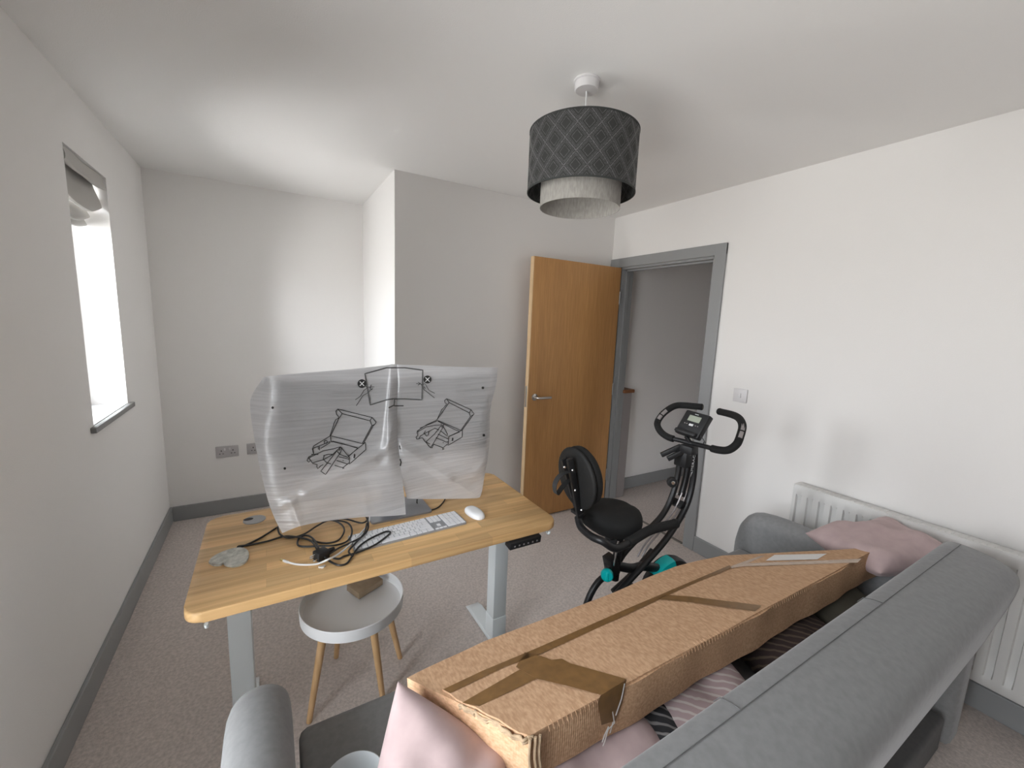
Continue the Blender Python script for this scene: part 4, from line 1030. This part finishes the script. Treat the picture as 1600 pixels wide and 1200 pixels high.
for dy in (-.022, .030):
    top = bp(893 if dy < 0 else 884, 716, YC+dy*1.0); bot = bp(910, 812, YC+dy)
    d_ = (top-bot).normalized(); obox(b, (top+bot)/2+Vector((-.010, 0, 0)), d_.cross(Vector((0, 1, 0))), (0, 1, 0), d_, .014, .007, (top-bot).length/2, .002)
obox(b, bp(903, 800), (1, 0, .2), (0, 1, 0), (-.2, 0, 1), .016, .03, .008, .002)
br_ = obj('backrest_bracket', b, 'black_metal', bi)
for (px, py) in ((895, 735), (899, 766), (909, 797), (882, 730)):
    b = B(); p = bp(px, py, YC-.030); lathe(b, p, [(0, .004), (.004, .004), (.006, .0), (0, 0)], 10, (0, -1, 0)); obj('bolt', b, 'steel', br_)
b = B(); P = spline([bp(*p) for p in ((896, 736, 1.36), (884, 738, 1.36), (874, 744, 1.35), (867, 756, 1.34), (867, 768, 1.34), (871, 772, 1.35), (880, 760, 1.37), (888, 752, 1.38), (897, 750, 1.38))], 6)
pr = None
for i, p in enumerate(P):
    a, c = b.verts.new(p+Vector((0, -.012, 0))), b.verts.new(p+Vector((0, .014, 0)))
    if pr: b.faces.new((pr[0], pr[1], c, a))
    pr = (a, c)
solidify(b, geom=list(b.faces), thickness=.002); obj('strap', b, 'strap', bi)
# seat side handles (a U on each side of the saddle)
SP = [(903, 808, 1.37), (908, 824, 1.33), (924, 838, 1.26), (942, 846, 1.21), (962, 857, 1.19), (985, 846, 1.19), (1012, 830, 1.19), (1030, 824, 1.19), (1056, 818, 1.19)]
for sgn in (0,):
    P = [bp(*p) for p in SP]
    if sgn: P = [Vector((p.x, 2*YC-p.y, p.z)) for p in P][4:]; P = [p-Vector((.03, .03, .10)) for p in P]; P[0] = Vector((P[0].x, YC+.05, P[0].z))
    Q = spline(P, 6); k0 = int(len(Q)*.60)
    b = B(); tube(b, Q[:k0+2], .0155, 12); hd = obj('side_handle', b, 'black_metal', bi)
    b = B(); tube(b, Q[k0:], .0195, 14); lathe(b, Q[-1], [(0, .006), (.017, .006), (.021, 0), (.021, -.01), (0, -.01)], 14, (Q[-1]-Q[-2])); obj('foam_grip', b, 'black_foam', hd)
# main frame rails
outer = [(1086, 694), (1085, 730), (1080, 765), (1071, 793), (1056, 820), (1038, 846), (1012, 876), (985, 905), (955, 938), (925, 975), (900, 1003)]
inner = [(1063, 706), (1059, 742), (1050, 775), (1036, 803), (1014, 827), (990, 848), (970, 872), (958, 900)]
b = B(); tube(b, spline([bp(x, y, YC-.030) for x, y in outer], 8), .0165, 12, .013); obj('frame_rail', b, 'black_metal', bi)
b = B(); tube(b, spline([bp(x, y, YC+.022) for x, y in inner], 8), .0150, 12, .013); obj('frame_rail', b, 'black_metal', bi)
b = B(); tube(b, spline([bp(1078, 705, YC), bp(1072, 745, YC), bp(1064, 775, YC)], 5), .016, 12); obox(b, bp(1068, 716), (1, 0, 0), (0, 1, 0), (0, 0, 1), .028, .035, .040, .006); obj('stem_post', b, 'black_metal', bi)
for off in (0, 7):
    b = B(); tube(b, spline([bp(1066+off, 770, YC-.01), bp(1052+off, 800, YC-.01), bp(1033+off, 822, YC-.01), bp(1008+off, 850, YC-.01), bp(996+off, 870, YC-.01)], 5), .0045, 8); obj('tension_rod', b, 'sensor', bi)
b = B(); obox(b, bp(1058, 786), (1, 0, 1), (0, 1, 0), (-1, 0, 1), .020, .035, .010, .003); obj('rail_bracket', b, 'black_metal', bi)
b = B(); obox(b, bp(1032, 822), (1, 0, 1), (0, 1, 0), (-1, 0, 1), .012, .035, .008, .003); obj('rail_bracket', b, 'black_metal', bi)
kn = bp(1049, 752, YC-.05); b = B(); lathe(b, kn, [(0, 0), (.022, 0), (.025, .006), (.025, .020), (.021, .026), (.010, .027), (.010, .030), (0, .030)], 10, (-.6, -.8, .1)); k_ = obj('adjuster_knob', b, 'black_plastic', bi)
b = B(); lathe(b, kn+Vector((-.6, -.8, .1)).normalized()*.0305, [(0, .002), (.007, .002), (.009, 0), (0, 0)], 16, (-.6, -.8, .1)); obj('knob_cap', b, 'steel', k_)
# seat post, lower frame, rear leg
b = B(); cyl(b, bp(968, 838), bp(960, 905), .020, seg=14); obox(b, bp(955, 882), (1, 0, .3), (0, 1, 0), (-.3, 0, 1), .022, .03, .045, .004); obj('seat_post', b, 'black_metal', bi)
b = B(); cyl(b, bp(966, 846, YC-.032), bp(959, 884, YC-.032), .0045, seg=8); obj('post_scale', b, 'steel', bi)
b = B(); tube(b, spline([bp(966, 868, YC), bp(956, 892, YC-.01), bp(936, 908, YC-.01), bp(922, 930, YC-.01), bp(912, 958, YC-.01)], 6)+[Vector((1.80, YC, .10)), Vector((1.76, YC, .045))], .015, 12); obj('rear_leg', b, 'black_metal', bi)
b = B(); p = bp(956, 886); tube(b, spline([bp(950, 880, YC), bp(985, 888, YC), bp(1010, 885, YC), Vector((2.45, YC, .24)), Vector((2.56, YC, .06))], 6), .022, 12); tube(b, spline([bp(958, 925, YC+.03), bp(990, 895, YC+.03), bp(1020, 860, YC+.03)], 5), .016, 10); obj('cross_frame', b, 'black_metal', bi)
kn = bp(948, 894, YC-.02); b = B(); lathe(b, kn, [(0, 0), (.014, 0), (.017, .012), (.026, .014), (.028, .020), (.028, .036), (.024, .042), (0, .042)], 18, (-.65, -.75, .12)); tk = obj('teal_knob', b, 'teal', bi); tk['label'] = 'bright teal tension knob'
b = B(); kx_ = kn+Vector((-.65, -.75, .12)).normalized()*.043; obox(b, kx_, (.75, -.65, 0), (.1, .1, 1), (-.65, -.75, .12), .006, .018, .004, .002); obj('knob_bar', b, 'teal', tk)
b = B(); lathe(b, bp(958, 845, YC-.03), [(0, 0), (.012, 0), (.014, .02), (0, .022)], 12, (-.65, -.75, 0)); obj('clamp_knob', b, 'black_plastic', bi)
# flywheel housing
fc = Vector((2.40, YC, .178)); b = B(); lathe(b, fc+Vector((0, .045, 0)), [(0, 0), (.14, 0), (.165, .012), (.172, .03), (.172, .06), (.165, .078), (.14, .09), (0, .09)], 48, (0, -1, 0)); fw = obj('flywheel_housing', b, 'black_plastic', bi, True, 40)
b = B(); prev = None
for k in range(17):
    a = math.radians(88+k*3.0); r_ = [b.verts.new(fc+Vector((math.cos(a)*rr, yy, math.sin(a)*rr))) for rr, yy in ((.12, -.0462), (.150, -.0455), (.168, -.036), (.1745, -.014), (.1745, .02))]
    if prev:
        for q in range(4): b.faces.new((prev[q], prev[q+1], r_[q+1], r_[q]))
    prev = r_
obj('teal_trim', b, 'teal', fw)
b = B(); cyl(b, fc+Vector((-.06, -.09, .03)), fc+Vector((-.06, .09, .03)), .012, seg=12); obox(b, fc+Vector((-.03, -.085, .085)), (1, 0, 1.6), (0, 1, 0), (-1.6, 0, 1), .075, .007, .010, .003); obox(b, fc+Vector((-.09, .085, -.025)), (1, 0, 1.6), (0, 1, 0), (-1.6, 0, 1), .075, .007, .010, .003); obj('crank', b, 'black_metal', bi)
for s_ in (1, -1):
    b = B(); c = fc+Vector((-.055+.065*s_, -.13*s_, .03+.09*s_)); c.z = max(c.z, .06); obox(b, c, (1, 0, .2), (0, 1, 0), (-.2, 0, 1), .045, .038, .012, .004); obj('pedal', b, 'black_plastic', bi)
for (xx, nm) in ((1.755, 0), (2.565, 1)):
    b = B(); tube(b, [(xx, 1.275, .028), (xx, 1.565, .028)], .018, 14); st_ = obj('stabiliser_bar', b, 'black_metal', bi)
    for yy in (1.275, 1.545):
        b = B(); tube(b, [(xx, yy-.012, .026), (xx, yy+.03, .026)], .026, 14); obj('end_cap', b, 'black_plastic', st_)
# handlebars
Lb = [(1082, 693, 2.420), (1062, 688, 2.405), (1044, 683, 2.395), (1032, 674, 2.40), (1027, 662, 2.43), (1033, 650, 2.46), (1044, 640, 2.50), (1056, 634, 2.54), (1070, 633.5, 2.57), (1097, 636, 2.60)]
Rb = [(1082, 693, 2.420), (1103, 698, 2.400), (1122, 703, 2.385), (1138, 703, 2.38), (1151, 694, 2.40), (1157, 680, 2.43), (1160, 665, 2.47), (1155, 654, 2.52), (1144, 648, 2.56), (1124, 643, 2.60)]
for bars in (Lb, Rb):
    Q = spline([at(px, py, 0, x) for px, py, x in bars], 8); k0 = int(len(Q)*.17)
    b = B(); tube(b, Q[:k0+2], .0115, 12); hb = obj('handlebar', b, 'sensor' if False else 'black_metal', bi)
    b = B(); tube(b, Q[k0:], .0170, 14); lathe(b, Q[-1], [(0, .004), (.014, .004), (.0175, 0), (.0175, -.006), (0, -.006)], 14, (Q[-1]-Q[-2])); obj('foam_grip', b, 'black_foam', hb)
    n_ = len(Q); seg_ = (int(n_*.50), int(n_*.56), int(n_*.57), int(n_*.64)) if bars is Lb else (int(n_*.52), int(n_*.58), int(n_*.59), int(n_*.66))
    for a, c in ((seg_[0], seg_[1]), (seg_[2], seg_[3])):
        b = B(); tow = (CAM-Q[a]).normalized(); pts_ = [Q[k]+Vector((-.75, -.55, .35)).normalized()*.0065 for k in range(a, c+1)]
        tube(b, pts_, .0122, 10); obj('pulse_sensor', b, 'sensor', hb)
# console
c0, c1, c2, c3 = at(1053, 674, 0, 2.395), at(1089, 686, 0, 2.395), at(1108, 650, 0, 2.455), at(1075, 639, 0, 2.455)
cy_ = (c0.y+c1.y)/2; hw = abs(c0.y-c1.y)/2
bot = (c0+c1)/2; top = (c2+c3)/2; up = (top-bot).normalized(); sd = (c1-c0).normalized(); nn = sd.cross(up).normalized()
if nn.x > 0: nn = -nn
cn = obj('console', obox(B(), (bot+top)/2-nn*.018, sd, up, nn, hw, (top-bot).length/2, .018, .007, 3), 'black_plastic', bi)
cen = (bot+top)/2; hh = (top-bot).length/2
b = obox(B(), cen+up*hh*.42+sd*.0, sd, up, nn, hw*.50, hh*.24, .0012, .0008, 1); obj('display', b, 'lcd', cn)
b = B(); ribbon(b, [cen+up*hh*.80-sd*.010+nn*.0006, cen+up*hh*.80+sd*.010+nn*.0006], .003, nrm=nn); obj('console_mark', b, 'white_print', cn, False)
b = obox(B(), cen-up*hh*.10, sd, up, nn, hw*.17, hh*.085, .0016, .0008, 1); obj('mode_button', b, 'white_print', cn)
b = B()
for s_ in (-.55, -.36, .36, .55): obox(b, cen-up*hh*.08+sd*hw*s_, sd, up, nn, .0028, .002, .0012)
obj('buttons', b, 'sensor', cn, False)
b = obox(B(), bot+up*.012+nn*.008, sd, up, nn, hw*.86, .009, .012, .004, 2); obj('tablet_ledge', b, 'black_plastic', cn)
b = B(); cyl(b, bot-up*.002-nn*.01, at(1080, 694, 0, 2.42), .010, seg=12); obj('console_neck', b, 'black_metal', bi)
b = B(); tube(b, spline([c1-up*-.02+Vector((.01, 0, 0)), c1+Vector((.02, -.03, -.01)), at(1100, 690, 0, 2.42), at(1099, 696, 0, 2.42)], 6), .002, 6); obj('sensor_wire', b, 'cable_black', bi)
# resistance band hooks below the bars
b = B()
for (pa, pb) in (((1033, 711), (1064, 697)), ((1043, 717), (1072, 703))):
    a, c = at(*pa, 0, 2.36), at(*pb, 0, 2.42); d_ = (c-a).normalized(); s_ = d_.cross(Vector((0, 0, 1))).normalized(); obox(b, (a+c)/2, d_, s_, s_.cross(d_), (c-a).length/2, .010, .012, .003)
obox(b, at(1076, 702, 0, 2.42), (1, 0, 0), (0, 1, 0), (0, 0, 1), .025, .035, .020, .005); obj('band_hooks', b, 'black_plastic', bi)
# lettering on the post
cu = bpy.data.curves.new('lettering', 'FONT'); cu.body = 'MERACH'; cu.size = .0235; cu.extrude = .0003; cu.align_x = 'LEFT'; cu.align_y = 'CENTER'; cu.space_character = 1.1
fo = bpy.data.objects.new('lettering', cu); link(fo); cu.materials.append(M['white_print'])
pA, pB = bp(1081, 736, YC-.0475), bp(1086.5, 704, YC-.0475); dx = (pB-pA).normalized(); nz = Vector((0, -1, 0)); dy = nz.cross(dx).normalized()
mw = Matrix(((dx.x, dy.x, nz.x, pA.x), (dx.y, dy.y, nz.y, pA.y), (dx.z, dy.z, nz.z, pA.z), (0, 0, 0, 1)))
bpy.context.view_layer.update(); me_ = bpy.data.meshes.new_from_object(fo.evaluated_get(bpy.context.evaluated_depsgraph_get())); bpy.data.objects.remove(fo)
fo = bpy.data.objects.new('lettering', me_); link(fo); fo.parent = bi; fo.matrix_local = Matrix.Translation(-wloc(bi)) @ mw
b = B(); p = bp(1080.5, 741, YC-.0475); vs = [b.verts.new(p+v) for v in (Vector((-.008, 0, -.016)), Vector((.010, 0, .014)), Vector((-.002, 0, .012)))]; b.faces.new(vs); obj('post_emblem', b, 'white_print', bi, False)

# ------------------------------------------------------------------ hallway bits
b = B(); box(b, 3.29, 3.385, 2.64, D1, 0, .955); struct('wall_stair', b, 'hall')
b = B(); box(b, 3.275, 3.40, 2.62, D1, .955, .985, .006); struct('trim_4', b, 'cap_wood')
b = B(); tube(b, spline([(3.62, 2.00, .006), (3.65, 2.10, .006), (3.72, 2.25, .006), (3.76, 2.40, .006), (3.90, 2.45, .006)], 6), .006, 8); tag(obj('hall_cable', b, 'cable_white'), 'white cable lying on the hallway carpet beyond the door', 'cable')
